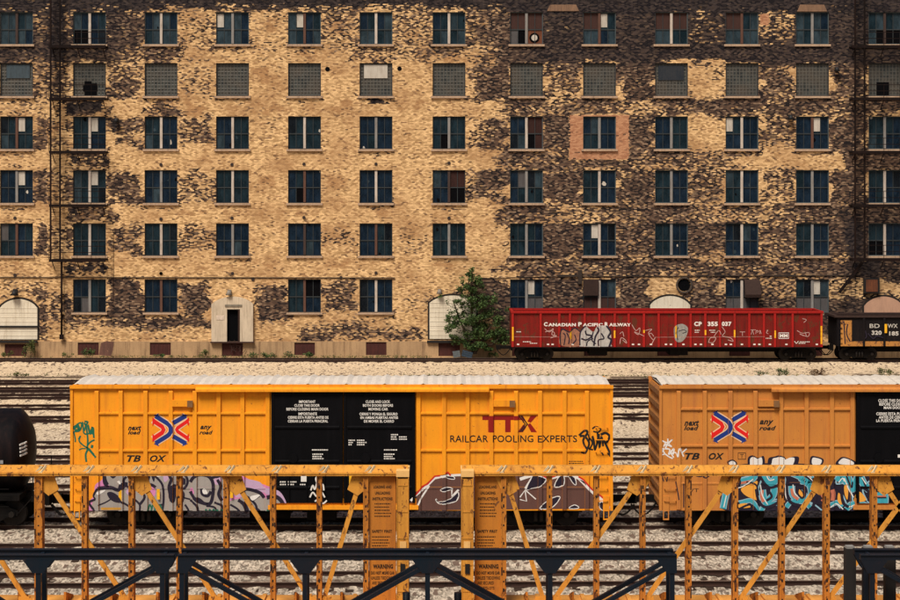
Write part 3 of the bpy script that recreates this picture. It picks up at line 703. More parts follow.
def mark(name, polys, y, mat, parent, ribs=(), label=None):
    """polys: list of (x,z) polygons in world coordinates; y: plane of the sheet; ribs: (x0,x1,z0,z1,y_front) boxes the paint also covers"""
    src = bmesh.new()
    for pi_, pl in enumerate(polys):
        vs = []; dy = (pi_ % 25) * 8e-5
        for q in pl:
            if not vs or (Vector(q) - Vector((vs[-1].co.x, vs[-1].co.z))).length > 1e-5: vs.append(src.verts.new((q[0], y - dy, q[1])))
        if len(vs) > 2:
            try: src.faces.new(vs)
            except ValueError: pass
    src.normal_update(); bmesh.ops.triangulate(src, faces=src.faces)
    me = bpy.data.meshes.new(name); res = bmesh.new()
    tmp = bpy.data.meshes.new('t'); src.to_mesh(tmp)
    if ribs and BASE:
        for x0, x1 in BASE[0]:
            c = bmesh.new(); c.from_mesh(tmp)
            for co, no in (((x0, 0, 0), (-1, 0, 0)), ((x1, 0, 0), (1, 0, 0)), ((0, 0, BASE[1]), (0, 0, -1))):
                bmesh.ops.bisect_plane(c, geom=c.verts[:] + c.edges[:] + c.faces[:], plane_co=co, plane_no=no, clear_outer=True)
            t2 = bpy.data.meshes.new('t2'); c.to_mesh(t2); c.free(); res.from_mesh(t2); bpy.data.meshes.remove(t2)
    else: res.from_mesh(tmp)
    xs = [v.co.x for v in src.verts]; zs = [v.co.z for v in src.verts]
    if xs:
        bx = (min(xs), max(xs), min(zs), max(zs))
        for x0, x1, z0, z1, yr in ribs:
            if x1 < bx[0] or x0 > bx[1] or z1 < bx[2] or z0 > bx[3]: continue
            c = bmesh.new(); c.from_mesh(tmp)
            for co, no in (((x0, 0, 0), (-1, 0, 0)), ((x1, 0, 0), (1, 0, 0)), ((0, 0, z0), (0, 0, -1)), ((0, 0, z1), (0, 0, 1))):
                bmesh.ops.bisect_plane(c, geom=c.verts[:] + c.edges[:] + c.faces[:], plane_co=co, plane_no=no, clear_outer=True)
            for v in c.verts: v.co.y += yr - SHEET
            t2 = bpy.data.meshes.new('t2'); c.to_mesh(t2); c.free(); res.from_mesh(t2); bpy.data.meshes.remove(t2)
    off = rootloc(parent)
    for v in res.verts: v.co -= off
    for f in res.faces:
        if f.normal.y > 0: f.normal_flip()
    res.to_mesh(me); res.free(); src.free(); bpy.data.meshes.remove(tmp)
    me.materials.append(mat); o = bpy.data.objects.new(name, me); COL.objects.link(o); o.parent = parent
    if label: o['label'] = label
    return o
SHEET = 0.0
BASE = None      # where the bare side sheet runs: ((x0, x1), ...), lowest z
_fontcache = {}
def textpolys(s, x0, x1, z0, z1, bold=.0, shear=0.0):
    """the string s as triangles fitted to the rectangle"""
    key = (s, bold, shear)
    if key not in _fontcache:
        cu = bpy.data.curves.new('txt', 'FONT'); cu.body = s; cu.size = 1; cu.offset = bold; cu.shear = shear; cu.resolution_u = 3; cu.space_character = 1.03 + bold
        o = bpy.data.objects.new('txt', cu); COL.objects.link(o); bpy.context.view_layer.update()
        me = bpy.data.meshes.new_from_object(o.evaluated_get(bpy.context.evaluated_depsgraph_get()))
        _fontcache[key] = ([v.co.copy() for v in me.vertices], [tuple(p.vertices) for p in me.polygons])
        bpy.data.objects.remove(o); bpy.data.curves.remove(cu); bpy.data.meshes.remove(me)
    vs, fs = _fontcache[key]
    a, b = min(v.x for v in vs), max(v.x for v in vs); c, d = min(v.y for v in vs), max(v.y for v in vs)
    fx = lambda v: (x0 + (v.x - a) / (b - a) * (x1 - x0), z0 + (v.y - c) / (d - c) * (z1 - z0))
    return [[fx(vs[i]) for i in f] for f in fs]
def PP(pts, D): return [(X(a, D), Z(b, D)) for a, b in pts]

M_black = paint('lettering_black', (.010, .009, .009), (.03, .02, .015), .3, .6)
M_white = paint('lettering_white', (.75, .72, .68), (.3, .25, .2), .3, .6)
M_iron = paint('running_gear_black', (.004, .0035, .0035), (.014, .010, .008), .6, .8, spec=.1)
M_wheel = paint('wheel_steel', (.010, .008, .007), (.03, .02, .016), .6, .6, spec=.2)

# ------------------------------------------------------------------ bogies
def bogie(parent, xc, D, rw=.44, wb=.88):
    b = MB()
    for s in (-1, 1):
        y = D + s * 1.02
        pts = [(-wb - .22, .56), (-wb - .22, .40), (-wb + .12, .36), (-.42, .16), (.42, .16), (wb - .12, .36), (wb + .22, .40), (wb + .22, .56), (.55, .80), (-.55, .80)]
        b.prismY([(xc + p, q) for p, q in pts], y - .07, y + .07)
        for k in range(3):
            b.cyl((xc - .2 + .2 * k, y - .12 * (1 if s < 0 else -1), .22), (xc - .2 + .2 * k, y - .12 * (1 if s < 0 else -1), .62), .07, 10, 1)
        for e in (-wb, wb): b.box(xc + e - .13, xc + e + .13, y - .1, y + .1, .33, .53); b.cyl((xc + e, y - .16, .44), (xc + e, y + .16, .44), .10, 12, 1)
    b.box(xc - .2, xc + .2, D - 1.12, D + 1.12, .45, .74)
    o = b.build('bogie', [M_iron, M_wheel], parent)
    for e in (-wb, wb):
        c = MB(); c.cyl((xc + e, D - 1.0, rw), (xc + e, D + 1.0, rw), .075, 10)
        for s in (-1, 1):
            y = D + s * .75
            c.cyl((xc + e, y - .06, rw), (xc + e, y + .06, rw), rw, 28); c.cyl((xc + e, y - s * .09, rw), (xc + e, y - s * .055, rw), rw + .025, 28); c.cyl((xc + e, y - .085, rw), (xc + e, y + .085, rw), .16, 14)
        c.build('wheelset', M_wheel, o)
    return o
def coupler(parent, x, D, d):
    b = MB(); b.box(x, x + d * .75, D - .1, D + .1, .72, .94); b.prismY([(x + d * .7, .66), (x + d * 1.0, .66), (x + d * 1.04, .98), (x + d * .7, .98)], D - .17, D + .15)
    b.box(x - d * .12, x + d * .02, D - .3, D + .3, .62, 1.05)
    pts = [(x + d * .1, D - .55, .75)] 
    for k in range(7): t = k / 6; pts.append((x + d * (.1 + .85 * t), D - .5, .70 - .38 * math.sin(math.pi * t)))
    b.tube(pts, .035, 6)
    b.build('coupler', M_iron, parent)

# ------------------------------------------------------------------ boxcars
DB = 60.1
def boxcar(x0p, x1p, posts, hr, dtop, door, col, roofcol, lab, name_sfx, colname):
    """x0p,x1p photo px of the ends; posts list px; hr: px rows of the horizontal rails; door=(p0,p1)"""
    global SHEET
    x0, x1 = X(x0p, DB) + .09, X(x1p, DB) - .09; yb = DB + 3.1; zt = Z(388.5, DB); zl = Z(511, DB); ztr = Z(386.2, DB)
    t = thing('boxcar', ((x0 + x1) / 2, DB + 1.55, 0), lab, 'boxcar', 'yellow boxcars coupled on the middle track')
    MY = paint(colname, col, (col[0] * .5, col[1] * .36, col[2] * .8 + .006), .55, .7, rust=.26, rustcol=(.24, .075, .02), rsc=1.6, spec=.2)
    MR = paint(colname + '_roof', roofcol, (.30, .25, .20), .45, .6, spec=.4)
    d0, d1 = X(door[0], DB), X(door[1], DB)
    b = MB(); rib = .075; sx = .07
    SHEET = DB + rib; ys = SHEET
    # side sheets, ends, floor
    b.box(x0, d0, ys, yb - rib, zl, zt - .02); b.box(d1, x1, ys, yb - rib, zl, zt - .02); b.box(d0, d1, ys + .12, yb - rib, zl + .30, zt - .02)
    body = b.build('body', MY, t)
    ribs = []
    for p in posts:
        b = MB(); xx = X(p, DB); b.prismX([(ys, zl + .02), (ys - rib, zl + .05), (ys - rib, zt - .12), (ys, zt - .02)], xx - sx, xx + sx); ribs.append((xx - sx, xx + sx, zl, zt, DB)); b.build('side_post', MY, t)
        b = MB(); b.box(xx - sx, xx + sx, yb - rib, yb, zl, zt - .04); b.build('side_post', MY, t)
    b = MB()
    pl = sorted(posts)
    for r_ in hr:
        zz = Z(r_, DB); rd_ = .06 if r_ < 470 else .016
        segs = [(a, c) for a, c in zip(pl, pl[1:]) if not (a < (door[0] + door[1]) / 2 < c)]
        for a, c in segs:
            xa, xb_ = X(a, DB) + sx + .002, X(c, DB) - sx - .002
            b.prismX([(ys, zz - .035), (ys - rd_, zz - .03), (ys - rd_, zz + .03), (ys, zz + .045)], xa, xb_); ribs.append((xa, xb_, zz - .03, zz + .04, ys - rd_))
    b.build('side_rails', MY, t)
    # chords and sill
    b = MB()
    b.box(x0 - .1, x1 + .1, DB - .03, ys + .02, zt - .005, ztr + .02); b.box(x0 - .1, x1 + .1, yb - rib, yb + .03, zt - .005, ztr + .02)
    b.build('top_chord', MY, t)
    b = MB()
    a, c = X(dtop[0], DB), X(dtop[1], DB); b.prismX([(DB - .034, zt - .10), (DB - .17, zt - .10), (DB - .17, zt - .02), (DB - .034, zt + .05)], a, c); b.box(d0 - .1, d1 + .1, DB - .05, ys + .1, zl + .05, zl + .2); b.box(d0 - .1, d1 + .1, DB + .02, ys + .1, zl + .2, zl + .42)
    b.build('door_track', MY, t)
    b = MB()
    for px in (x0, x1 - .28):      # deeper corner skirts with steps
        b.box(px + .03, px + .25, DB + .04, DB + .09, zl - .02, zl + .5)
        b.box(px + .04, px + .24, DB + .03, DB + .1, zl - .32, zl - .28); b.box(px + .04, px + .07, DB + .03, DB + .1, zl - .28, zl - .02); b.box(px + .21, px + .24, DB + .03, DB + .1, zl - .28, zl - .02)
    b.build('corner_step', MY, t)
    for xe, d in ((x0, -1), (x1, 1)):
        for ya in (DB + .02, yb - .12): b = MB(); b.box(xe, xe + d * .092, ya, ya + .10, zl, zt + .01); b.build('corner_post', MY, t)
    # ladders on the corners
    for s in (0, 1):
        b = MB(); xa = x0 + .08 if s == 0 else x1 - .50
        for k in range(7 if s else 4): zz = zl + .35 + .42 * k * (1); b.bar((xa, DB - .01, zz), (xa + .40, DB - .01, zz), .025, .025); b.box(xa - .01, xa + .02, DB - .01, ys, zz - .02, zz + .02); b.box(xa + .38, xa + .41, DB - .01, ys, zz - .02, zz + .02)
        b.build('ladder', MY, t)
    # end walls with horizontal corrugations
    for xe, d in ((x0, -1), (x1, 1)):
        b = MB(); zz = zl + .1
        while zz < zt - .35:
            p = [(0, zz), (d * .09, zz + .07), (d * .09, zz + .25), (0, zz + .32)]
            b.prismY([(xe + q, r_) for q, r_ in p], DB + .12, yb - .12); zz += .47
        b.build('end_wall', paint(colname + '_end', tuple(c * .55 for c in col), (.10, .04, .03), .7, .7, rust=.5, rustcol=(.16, .06, .04)), t)
    # roof: shallow gable of cross-corrugated sheet
    b = MB(); n = int((x1 - x0) / .165); ym = (DB + yb) / 2; pitch = (x1 - x0) / n
    prof = [(DB - .01, ztr + .025), (ym, ztr + .12), (yb + .01, ztr + .025)]
    for i in range(n):
        h0 = .0 if i % 2 == 0 else .035; h1 = .035 - h0
        if i % 8 in (0,): h1 += .03
        if i % 8 == 1: h0 += .03
        xa, xb_ = x0 + i * pitch, x0 + (i + 1) * pitch
        for (ya, za), (yc, zc_) in zip(prof, prof[1:]):
            b.poly([(xa, ya, za + h0), (xb_, ya, za + h1), (xb_, yc, zc_ + h1), (xa, yc, zc_ + h0)])
    b.box(x0 + .02, x1 - .02, DB + .02, yb - .02, ztr - .02, ztr + .018)
    b.build('roof', MR, t, fix=False)
    b = MB(); b.box(x0 + .01, x1 - .01, DB - .02, DB + .03, ztr + .021, ztr + .06); b.build('gutter', MY, t)
    # underframe
    b = MB(); b.box(x0 + .3, x1 - .3, DB + 1.25, DB + 1.85, .50, zl - .002); b.box(x0 + .1, x1 - .1, DB + .35, DB + 2.75, zl - .05, zl - .003)
    b.box(d0 + 1.2, d0 + 2.2, DB + .5, DB + 1.1, .25, zl - .06); b.cyl((d0 - .8, DB + .8, .42), (d0 + .6, DB + .8, .42), .18, 12); b.build('underframe', M_iron, t)
    for e in (x0 + 2.35, x1 - 2.35): bogie(t, e, DB + 1.6)
    coupler(t, x0, DB + 1.6, -1); coupler(t, x1, DB + 1.6, 1)
    # doors
    M_door = paint('door_black_gloss', (.0022, .0022, .003), (.008, .007, .009), .5, .55, spec=.08)
    dm = (d0 + d1) / 2; zdb = Z(503, DB)
    for a, c in ((d0 + .02, dm - .02), (dm + .02, d1 - .02)):
        b = MB(); b.box(a, c, DB - .03, ys + .1, zdb, zt - .11)
        for zz in (Z(427, DB), Z(461, DB), Z(487, DB)):
            b.prismX([(DB - .031, zz - .05), (DB - .07, zz - .04), (DB - .07, zz + .01), (DB - .031, zz + .04)], a + .12, c - .12)
        b.box(a, a + .08, DB - .06, DB - .031, zdb, zt - .12); b.box(c - .08, c, DB - .06, DB - .031, zdb, zt - .12)
        for q in (.25, .5, .75): xx = a + (c - a) * q; b.box(xx - .04, xx + .04, DB - .08, DB - .031, zt - .22, zt - .13); b.cyl((xx, DB - .06, zdb + .1), (xx, DB - .06, Z(461, DB) - .06), .018, 6)
        b.cyl((a + .75, DB - .10, Z(458, DB)), (a + .75, DB - .031, Z(458, DB)), .16, 16)
        b.build('door', M_door, t)
    # brake housing boxes
    b = MB(); return t, ribs, MY, body

def housing(t, p0, p1, mat):
    b = MB(); b.box(X(p0, DB), X(p1, DB), DB - .04, SHEET, Z(406.5, DB), Z(400, DB)); b.box(X(p1 - 5, DB), X(p1 + .5, DB), DB - .09, DB - .041, Z(407, DB), Z(400.5, DB), 1); b.build('side_housing', [mat, plain('housing_worn', (.20, .10, .04), .8)], t)

def ttx_logo_ribbon(t, ribs, cx, cy, D, L):
    """red and blue crossing-tracks emblem"""
    y = SHEET - .004
    blue = paint('emblem_blue', (.010, .035, .22), (.02, .02, .06), .3, .5); red = paint('emblem_red', (.72, .012, .010), (.3, .02, .02), .3, .5); pale = paint('emblem_pale', (.80, .55, .35), (.6, .35, .15), .3, .6)
    P = lambda pts: PP([(cx + a, cy + b) for a, b in pts], D)
    w = X(4.4, D) - X(0, D)
    bl = [(-15.2, -13.6), (-3.2, -6.2), (-1.2, -4.4), (.2, -2.2), (.6, 0), (.2, 2.2), (-1.2, 4.4), (-3.2, 6.2), (-15.2, 13.6)]
    pw = X(1.0, D) - X(0, D)
    off = lambda s, pts: [(a, b) for a, b in pts]
    mark('emblem', stroke(P(bl), w + 2 * pw, smooth=False) + stroke(P([(2.6, -6.6), (15.2, -13.8)]), w + 2 * pw, smooth=False) + stroke(P([(2.6, 6.6), (15.2, 13.8)]), w + 2 * pw, smooth=False) + stroke(P([(-18, -9.2), (-8.6, -3), (-6.8, 0), (-8.6, 3), (-18, 9.2)]), w * .9 + 2 * pw, smooth=False) + stroke(P([(18, -9.6), (7, -1.8), (5.9, 0), (7, 1.8), (18, 9.6)]), w * .8 + 2 * pw, smooth=False), y, pale, t, ribs)
    mark('emblem', stroke(P(bl), w, smooth=False) + stroke(P([(2.6, -6.6), (15.2, -13.8)]), w, smooth=False) + stroke(P([(2.6, 6.6), (15.2, 13.8)]), w, smooth=False)
         + [P([(-17, -14.2), (-11.5, -16.6), (-13.4, -12.4)]), P([(-17, 14.2), (-11.5, 16.6), (-13.4, 12.4)]), P([(17.3, -14), (11.5, -16.6), (13.4, -12.2)]), P([(17.3, 14), (11.5, 16.6), (13.4, 12.2)])], y - .003, blue, t, ribs)
    mark('emblem', stroke(P([(-16.6, -8.4), (-8.4, -3), (-7.0, 0), (-8.4, 3), (-16.6, 8.4)]), w * .95, smooth=False) + stroke(P([(17, -8.6), (7, -1.8), (6, 0), (7, 1.8), (17, 8.6)]), w * .78, smooth=False)
         + [P([(-18.2, -12.4), (-13.8, -9), (-18.2, -3.6)]), P([(-18.2, 12.4), (-13.8, 9), (-18.2, 3.6)]), P([(18.4, -12.4), (14.6, -9), (18.4, -3.4)]), P([(18.4, 12.4), (14.6, 9), (18.4, 3.4)])], y - .005, red, t, ribs)
def txt(t, ribs, s, x0, x1, y0, y1, D=DB, mat=None, bold=.02, shear=0, yy=None, name='lettering'):
    return mark(name, textpolys(s, X(x0, D), X(x1, D), Z(y1, D), Z(y0, D), bold, shear), (SHEET - .004) if yy is None else yy, mat or M_black, t, ribs)
def txt_many(t, items, y, mat, D=DB, bold=.02, ribs=(), name='lettering'):
    pl = []
    for s, x0, x1, y0, y1 in items: pl += textpolys(s, X(x0, D), X(x1, D), Z(y1, D), Z(y0, D), bold)
    return mark(name, pl, y, mat, t, ribs)
def dashes(x0, x1, y, h, D, seed):
    r = random.Random(seed); out = []; x = x0
    while x < x1 - .6:
        w = r.uniform(.7, 2.0); w = min(w, x1 - x); out.append(PP([(x, y), (x + w, y), (x + w, y + h), (x, y + h)], D)); x += w + .5
    return out

# ---- left car
postsL = [96.5, 120.5, 145.3, 170.6, 194.6, 218.5, 242.3, 267.5, 418.5, 444, 467.5, 491.3, 516, 540, 564.5, 587]
carL, ribsL, MYL, bodyL = boxcar(70, 613, postsL, (413.5, 450.7, 488.5), (196, 489), (271, 415.5), (.86, .325, .012), (.66, .60, .54),
    'bright yellow boxcar with silver graffiti left and brown graffiti right of its black doors', 'a', 'boxcar_yellow')
BASE = (((X(70, DB), X(271, DB)), (X(415.5, DB), X(613, DB))), Z(511, DB))
ribsL.append((X(271.8, DB), X(415, DB), Z(503, DB), Z(465, DB), DB - .032))
housing(carL, 172, 192.5, MYL); housing(carL, 493.5, 514.5, MYL)
txt(carL, ribsL, 'next', 127.5, 141, 426, 430.6, shear=.35, bold=.035); txt(carL, ribsL, 'load', 127.5, 140.5, 430.8, 434.8, shear=.35, bold=.035)
txt(carL, ribsL, 'any', 200, 211.5, 426, 431, shear=.35, bold=.035); txt(carL, ribsL, 'road', 199, 212.5, 430.8, 434.8, shear=.35, bold=.035)
txt(carL, ribsL, 'TB', 126.5, 140.5, 455.6, 462.2, shear=.3, bold=.035); txt(carL, ribsL, 'OX', 149.5, 166, 455.6, 462.2, shear=.3, bold=.035)
ttx_logo_ribbon(carL, ribsL, 170.3, 430, DB, 1)
# maroon company mark
M_mar = paint('mark_maroon', (.26, .008, .006), (.12, .01, .01), .3, .5)
P = lambda p: PP([(482.4 + (a - 75) / 6, 405 + b / 6) for a, b in p], DB)
mk = [P([(75, 66), (300, 66), (310, 92), (245, 92), (245, 165), (212, 165), (212, 92), (145, 92), (145, 165), (110, 165), (110, 92), (75, 92)])]
mk += [P([(365, 66), (403, 66), (366, 108), (346, 100)]), P([(346, 122), (362, 110), (403, 165), (368, 165)]), P([(286, 165), (318, 165), (338, 137), (322, 118)]), P([(302, 66), (318, 66), (334, 92), (322, 100)])]
mark('company_mark', mk, SHEET - .004, M_mar, carL, ribsL)
mark('company_mark', stroke(P([(308, 66), (345, 116), (312, 162)]), .045, smooth=False) + stroke(P([(298, 70), (332, 116), (300, 164)]), .04, smooth=False), SHEET - .007, M_black, carL, ribsL)
txt(carL, ribsL, 'RAILCAR', 450.2, 488.2, 435.6, 442.6, bold=.012); txt(carL, ribsL, 'POOLING', 492.8, 533.4, 435.6, 442.6, bold=.012); txt(carL, ribsL, 'EXPERTS', 537.8, 577.3, 435.6, 442.6, bold=.012)
YD = DB - .035
txt_many(carL, [('IMPORTANT', 299, 315.5, 400.3, 403.0), ('CLOSE THIS DOOR', 294.5, 319.7, 404, 406.7), ('BEFORE CLOSING MAIN DOOR', 286.5, 328.5, 407.7, 410.4), ('IMPORTANTE', 298.5, 317, 412.4, 415.1), ('CIERRE ESTA PUERTA ANTES DE', 288, 328.5, 416, 418.7), ('CERRAR LA PUERTA PRINCIPAL', 288, 328, 419.7, 422.4),
    ('CLOSE AND LOCK', 365.7, 390, 400.3, 403.0), ('BOTH DOORS BEFORE', 363, 393, 404, 406.7), ('MOVING CAR', 368.5, 388, 407.7, 410.4), ('CIERRE Y PONGA EL SEGURO', 359.5, 397.5, 412.6, 415.3), ('EN AMBAS PUERTAS ANTES', 360.5, 398, 416.2, 418.9), ('DE MOVER EL CARRO', 364, 394, 419.8, 422.5)], YD, M_white, bold=.03)
dl = []
for i, (a, c, yv) in enumerate([(312, 328, 449.2), (312.5, 324, 453.5), (312.5, 322, 455.8), (312.5, 324, 458), (384, 398, 449.2), (384, 394.5, 453.5), (384, 393, 455.8), (384, 395, 458), (348.5, 355, 439.6), (348.5, 353, 441.8), (348.5, 352, 444), (357, 365, 439.6), (357, 366.5, 441.8), (357, 365, 444), (391, 398, 434), (391, 397, 436.3), (391, 397, 438.5), (399, 407, 436.3), (399, 407.5, 438.5), (280, 286.5, 481.2), (280, 286, 483.8), (280, 286, 486.2), (288, 297.5, 481.2), (288, 294, 483.8), (288, 293, 486.2), (300, 305.5, 483.8), (300, 304, 486.2)]): dl += dashes(a, c, yv, 1.2, DB, i)
mark('stencil_lines', dl, YD, M_white, carL)
mark('label_plate', [PP([(301, 476), (307, 476), (307, 481.6), (301, 481.6)], DB)], YD - .003, M_white, carL)
# white scrawl on the door (no figure)
WS = [[(311, 490), (313, 485), (315, 489), (318, 481), (320, 489), (323, 484), (324, 490)], [(310, 497), (313, 492), (317, 496), (321, 491), (325, 497)], [(315, 501), (319, 499), (323, 503), (327, 500)], [(317, 482), (316, 478), (319, 475.5), (322, 478), (320, 482)]]
mark('graffiti', [q for s in WS for q in stroke(PP(s, DB), .05)], YD - .062, M_white, carL)

# ---- graffiti on the left car
GRY = paint('spray_silver', (.34, .31, .29), (.16, .14, .13), .4, .5); PNK = paint('spray_pink', (.62, .22, .46), (.35, .12, .22), .4, .6); NAV = paint('spray_navy', (.012, .008, .022), (.03, .02, .03), .3, .6)
GRN = paint('spray_green', (.010, .13, .075), (.02, .06, .04), .3, .6); LIL = paint('spray_lilac', (.50, .34, .52), (.3, .2, .3), .3, .6); BRN = paint('spray_brown', (.115, .052, .042), (.05, .025, .02), .4, .7)
WHT = paint('spray_white', (.74, .72, .70), (.4, .36, .34), .3, .6); REDS = paint('spray_red', (.55, .018, .010), (.3, .02, .02), .3, .6)
M_yel = plain('reflector_yellow', (.82, .42, .015), .5)
def z2(ox, oy, k, pts): return [(ox + a / k, oy + b / k) for a, b in pts]
A = lambda pts: PP(z2(70, 465, 7.5, pts), DB); B = lambda pts: PP(z2(190, 465, 7.5, pts), DB)
y1 = SHEET - .004
mark('graffiti', [smoothpoly(A([(150, 350), (140, 280), (180, 230), (190, 150), (240, 110), (250, 40), (420, 30), (900, 20), (900, 348), (400, 350)])), smoothpoly(B([(0, 20), (180, 30), (330, 40), (420, 100), (520, 140), (640, 180), (700, 240), (740, 330), (800, 366), (560, 372), (300, 372), (0, 350)]))], y1, PNK, carL, ribsL, 'pink and lilac glow sprayed round the silver letters')
mark('graffiti', [smoothpoly(B([(385, 140), (420, 110), (520, 130), (560, 170), (660, 190), (710, 250), (740, 330), (790, 366), (740, 366), (690, 260), (600, 230), (520, 200), (400, 185)]))], y1 - .003, LIL, carL, ribsL)
mark('graffiti', [smoothpoly(A([(170, 345), (165, 290), (185, 230), (215, 190), (300, 175), (260, 120), (255, 40), (330, 30), (430, 30), (440, 140), (480, 170), (520, 60), (640, 40), (720, 30), (900, 40), (900, 348), (620, 352), (350, 346)])),
    smoothpoly(B([(0, 60), (20, 30), (130, 20), (200, 60), (330, 30), (380, 120), (380, 180), (520, 200), (560, 250), (660, 235), (700, 290), (720, 366), (560, 372), (300, 374), (120, 372), (0, 350)]))], y1 - .006, GRY, carL, ribsL, 'silver bubble letters with dark outlines')
mark('graffiti', [smoothpoly(B([(295, 270), (330, 225), (380, 250), (330, 262)])), smoothpoly(A([(580, 215), (600, 165), (640, 190), (628, 240)])), smoothpoly(A([(320, 232), (350, 230), (375, 265), (340, 262)])), smoothpoly(B([(0, 180), (20, 175), (30, 215), (0, 220)])), smoothpoly(A([(755, 230), (770, 160), (785, 165), (775, 240)])), smoothpoly(B([(50, 250), (80, 260), (110, 285), (70, 275)]))], y1 - .008, PNK, carL, ribsL)
ww = .045
navy = []
for f_, pts, wd in [
    (A, [(250, 80), (255, 140), (285, 168)], 1.1), (A, [(255, 50), (262, 110), (280, 150)], 1.2), (A, [(300, 75), (320, 95), (340, 78)], 1.0), (A, [(205, 178), (300, 172), (360, 190), (385, 150), (430, 145)], 1.6), (A, [(205, 178), (175, 230), (185, 260), (140, 285), (185, 350)], 1.0),
    (A, [(210, 305), (260, 285), (300, 262)], .6), (A, [(480, 260), (520, 300), (520, 345)], .9), (A, [(630, 80), (690, 150), (700, 260), (690, 345)], 1.0), (A, [(560, 180), (600, 150), (640, 170)], 1.3), (A, [(740, 80), (760, 110), (740, 170), (760, 270)], 1.4), (A, [(860, 300), (885, 340), (880, 370)], .9), (A, [(760, 270), (800, 230), (860, 250), (900, 260)], .7),
    (B, [(0, 130), (30, 90), (80, 75), (140, 90), (170, 140), (170, 220), (150, 290), (100, 290), (40, 260), (0, 200)], 1.5), (B, [(150, 100), (200, 90), (240, 75)], 1.2), (B, [(85, 180), (90, 220), (130, 235), (155, 200)], 1.3), (B, [(180, 285), (230, 300), (250, 340)], 1.0), (B, [(0, 265), (50, 310), (60, 370)], 1.0),
    (B, [(300, 80), (350, 90), (378, 130), (380, 180)], 2.0), (B, [(380, 185), (440, 185), (520, 210), (555, 248)], 1.5), (B, [(460, 275), (520, 235)], .8), (B, [(575, 245), (640, 235), (690, 275), (720, 365)], 1.8), (B, [(360, 265), (410, 300), (440, 380)], 1.6), (B, [(490, 320), (520, 345), (540, 372)], .8)]:
    navy += stroke(f_(pts), ww * wd * 1.7)
navy += [smoothpoly(A([(275, 215), (310, 205), (360, 235), (385, 275), (350, 285), (300, 262)])), smoothpoly(B([(25, 245), (70, 250), (120, 288), (160, 280), (120, 298), (60, 290)])), smoothpoly(A([(735, 180), (795, 150), (785, 275), (750, 270)])), smoothpoly(B([(375, 265), (410, 300), (455, 370), (420, 385), (405, 330)])), smoothpoly(B([(670, 245), (700, 280), (735, 360), (710, 370), (690, 310)])), smoothpoly(A([(365, 160), (400, 130), (430, 145), (390, 190)]))]
for f_, pts, wd in [(A, [(420, 90), (400, 120), (420, 160), (470, 180)], 1.2), (A, [(330, 250), (420, 300), (480, 345)], 1.0), (A, [(540, 60), (560, 120), (530, 180), (560, 240), (520, 300)], 1.3), (A, [(600, 260), (640, 300), (690, 300)], .9), (A, [(800, 60), (860, 80), (880, 130), (850, 180), (800, 150)], 1.3), (A, [(820, 180), (850, 220), (840, 280)], 1.2), (B, [(205, 110), (230, 160), (215, 220), (240, 270)], 1.6), (B, [(250, 140), (290, 130), (320, 170), (290, 220)], 1.4), (B, [(300, 300), (350, 330), (390, 370)], 1.0), (B, [(600, 280), (640, 300), (660, 350)], 1.0), (B, [(120, 310), (180, 320), (210, 360)], 1.0), (B, [(400, 230), (440, 250), (490, 300), (500, 350)], 1.2)]: navy += stroke(f_(pts), ww * wd * 1.5)
for s_ in ([(430, 60), (470, 70), (480, 110), (440, 100)], [(560, 60), (600, 70), (590, 120), (565, 110)], [(600, 60), (632, 90), (625, 130)], [(840, 100), (865, 110), (860, 150), (835, 140)]): navy.append(smoothpoly(A(s_)))
mark('graffiti', [smoothpoly(q_) for q_ in (A([(430, 180), (470, 200), (465, 240), (420, 215)]), A([(700, 70), (745, 60), (735, 110), (705, 130)]), B([(180, 100), (225, 95), (235, 130), (190, 150)]), B([(250, 230), (290, 240), (280, 290), (245, 275)]), A([(800, 60), (900, 40), (900, 75), (830, 85)]), B([(330, 200), (380, 200), (400, 235), (345, 245)]), B([(10, 30), (60, 25), (30, 70), (5, 90)]))], y1 - .009, LIL, carL, ribsL)
mark('graffiti', navy, y1 - .010, NAV, carL, ribsL, 'dark outlines of the silver letters')
gr2 = []
for ox in (110, 170, 575, 640):
    for k in range(5): gr2 += stroke(B([(ox + k * 14, 375 - 5), (ox + k * 14 + 8, 335 + (k % 2) * 12), (ox + k * 14 + 20, 368)]), .045)
for k in range(4): gr2 += stroke(A([(582 + k * 25, 345), (596 + k * 25, 300), (612 + k * 25, 335)]), .05)
mark('graffiti', gr2, y1 - .013, GRN, carL, ribsL, 'small green scribble low on the silver letters')
mark('graffiti', [smoothpoly(A([(640, 40), (690, 40), (700, 75), (650, 90)])), smoothpoly(B([(90, 190), (110, 180), (130, 215), (100, 220)])), smoothpoly(A([(200, 205), (260, 190), (250, 205), (210, 225)])), smoothpoly(A([(350, 130), (372, 120), (380, 145)])), smoothpoly(B([(450, 240), (510, 225), (520, 235), (470, 270)]))], y1 - .012, WHT, carL, ribsL)
# yellow reflectors
rf = []
for px, t0, t1 in ((120.2, 489, 502), (158.3, 489, 499.5), (231.6, 490, 498), (350.7, 475, 487.5)): rf.append(PP([(px - 1.5, t0), (px + 1.5, t0), (px + 1.5, t1), (px - 1.5, t1)], DB))
mark('reflector', rf, DB - .012, M_yel, carL); mark('reflector', rf[3:], DB - .075, M_yel, carL)
mark('reflector', [PP([(101, 507.5), (121, 507.5), (121, 510), (101, 510)], DB)], DB - .012, plain('sill_gold', (.5, .25, .04), .6), carL)
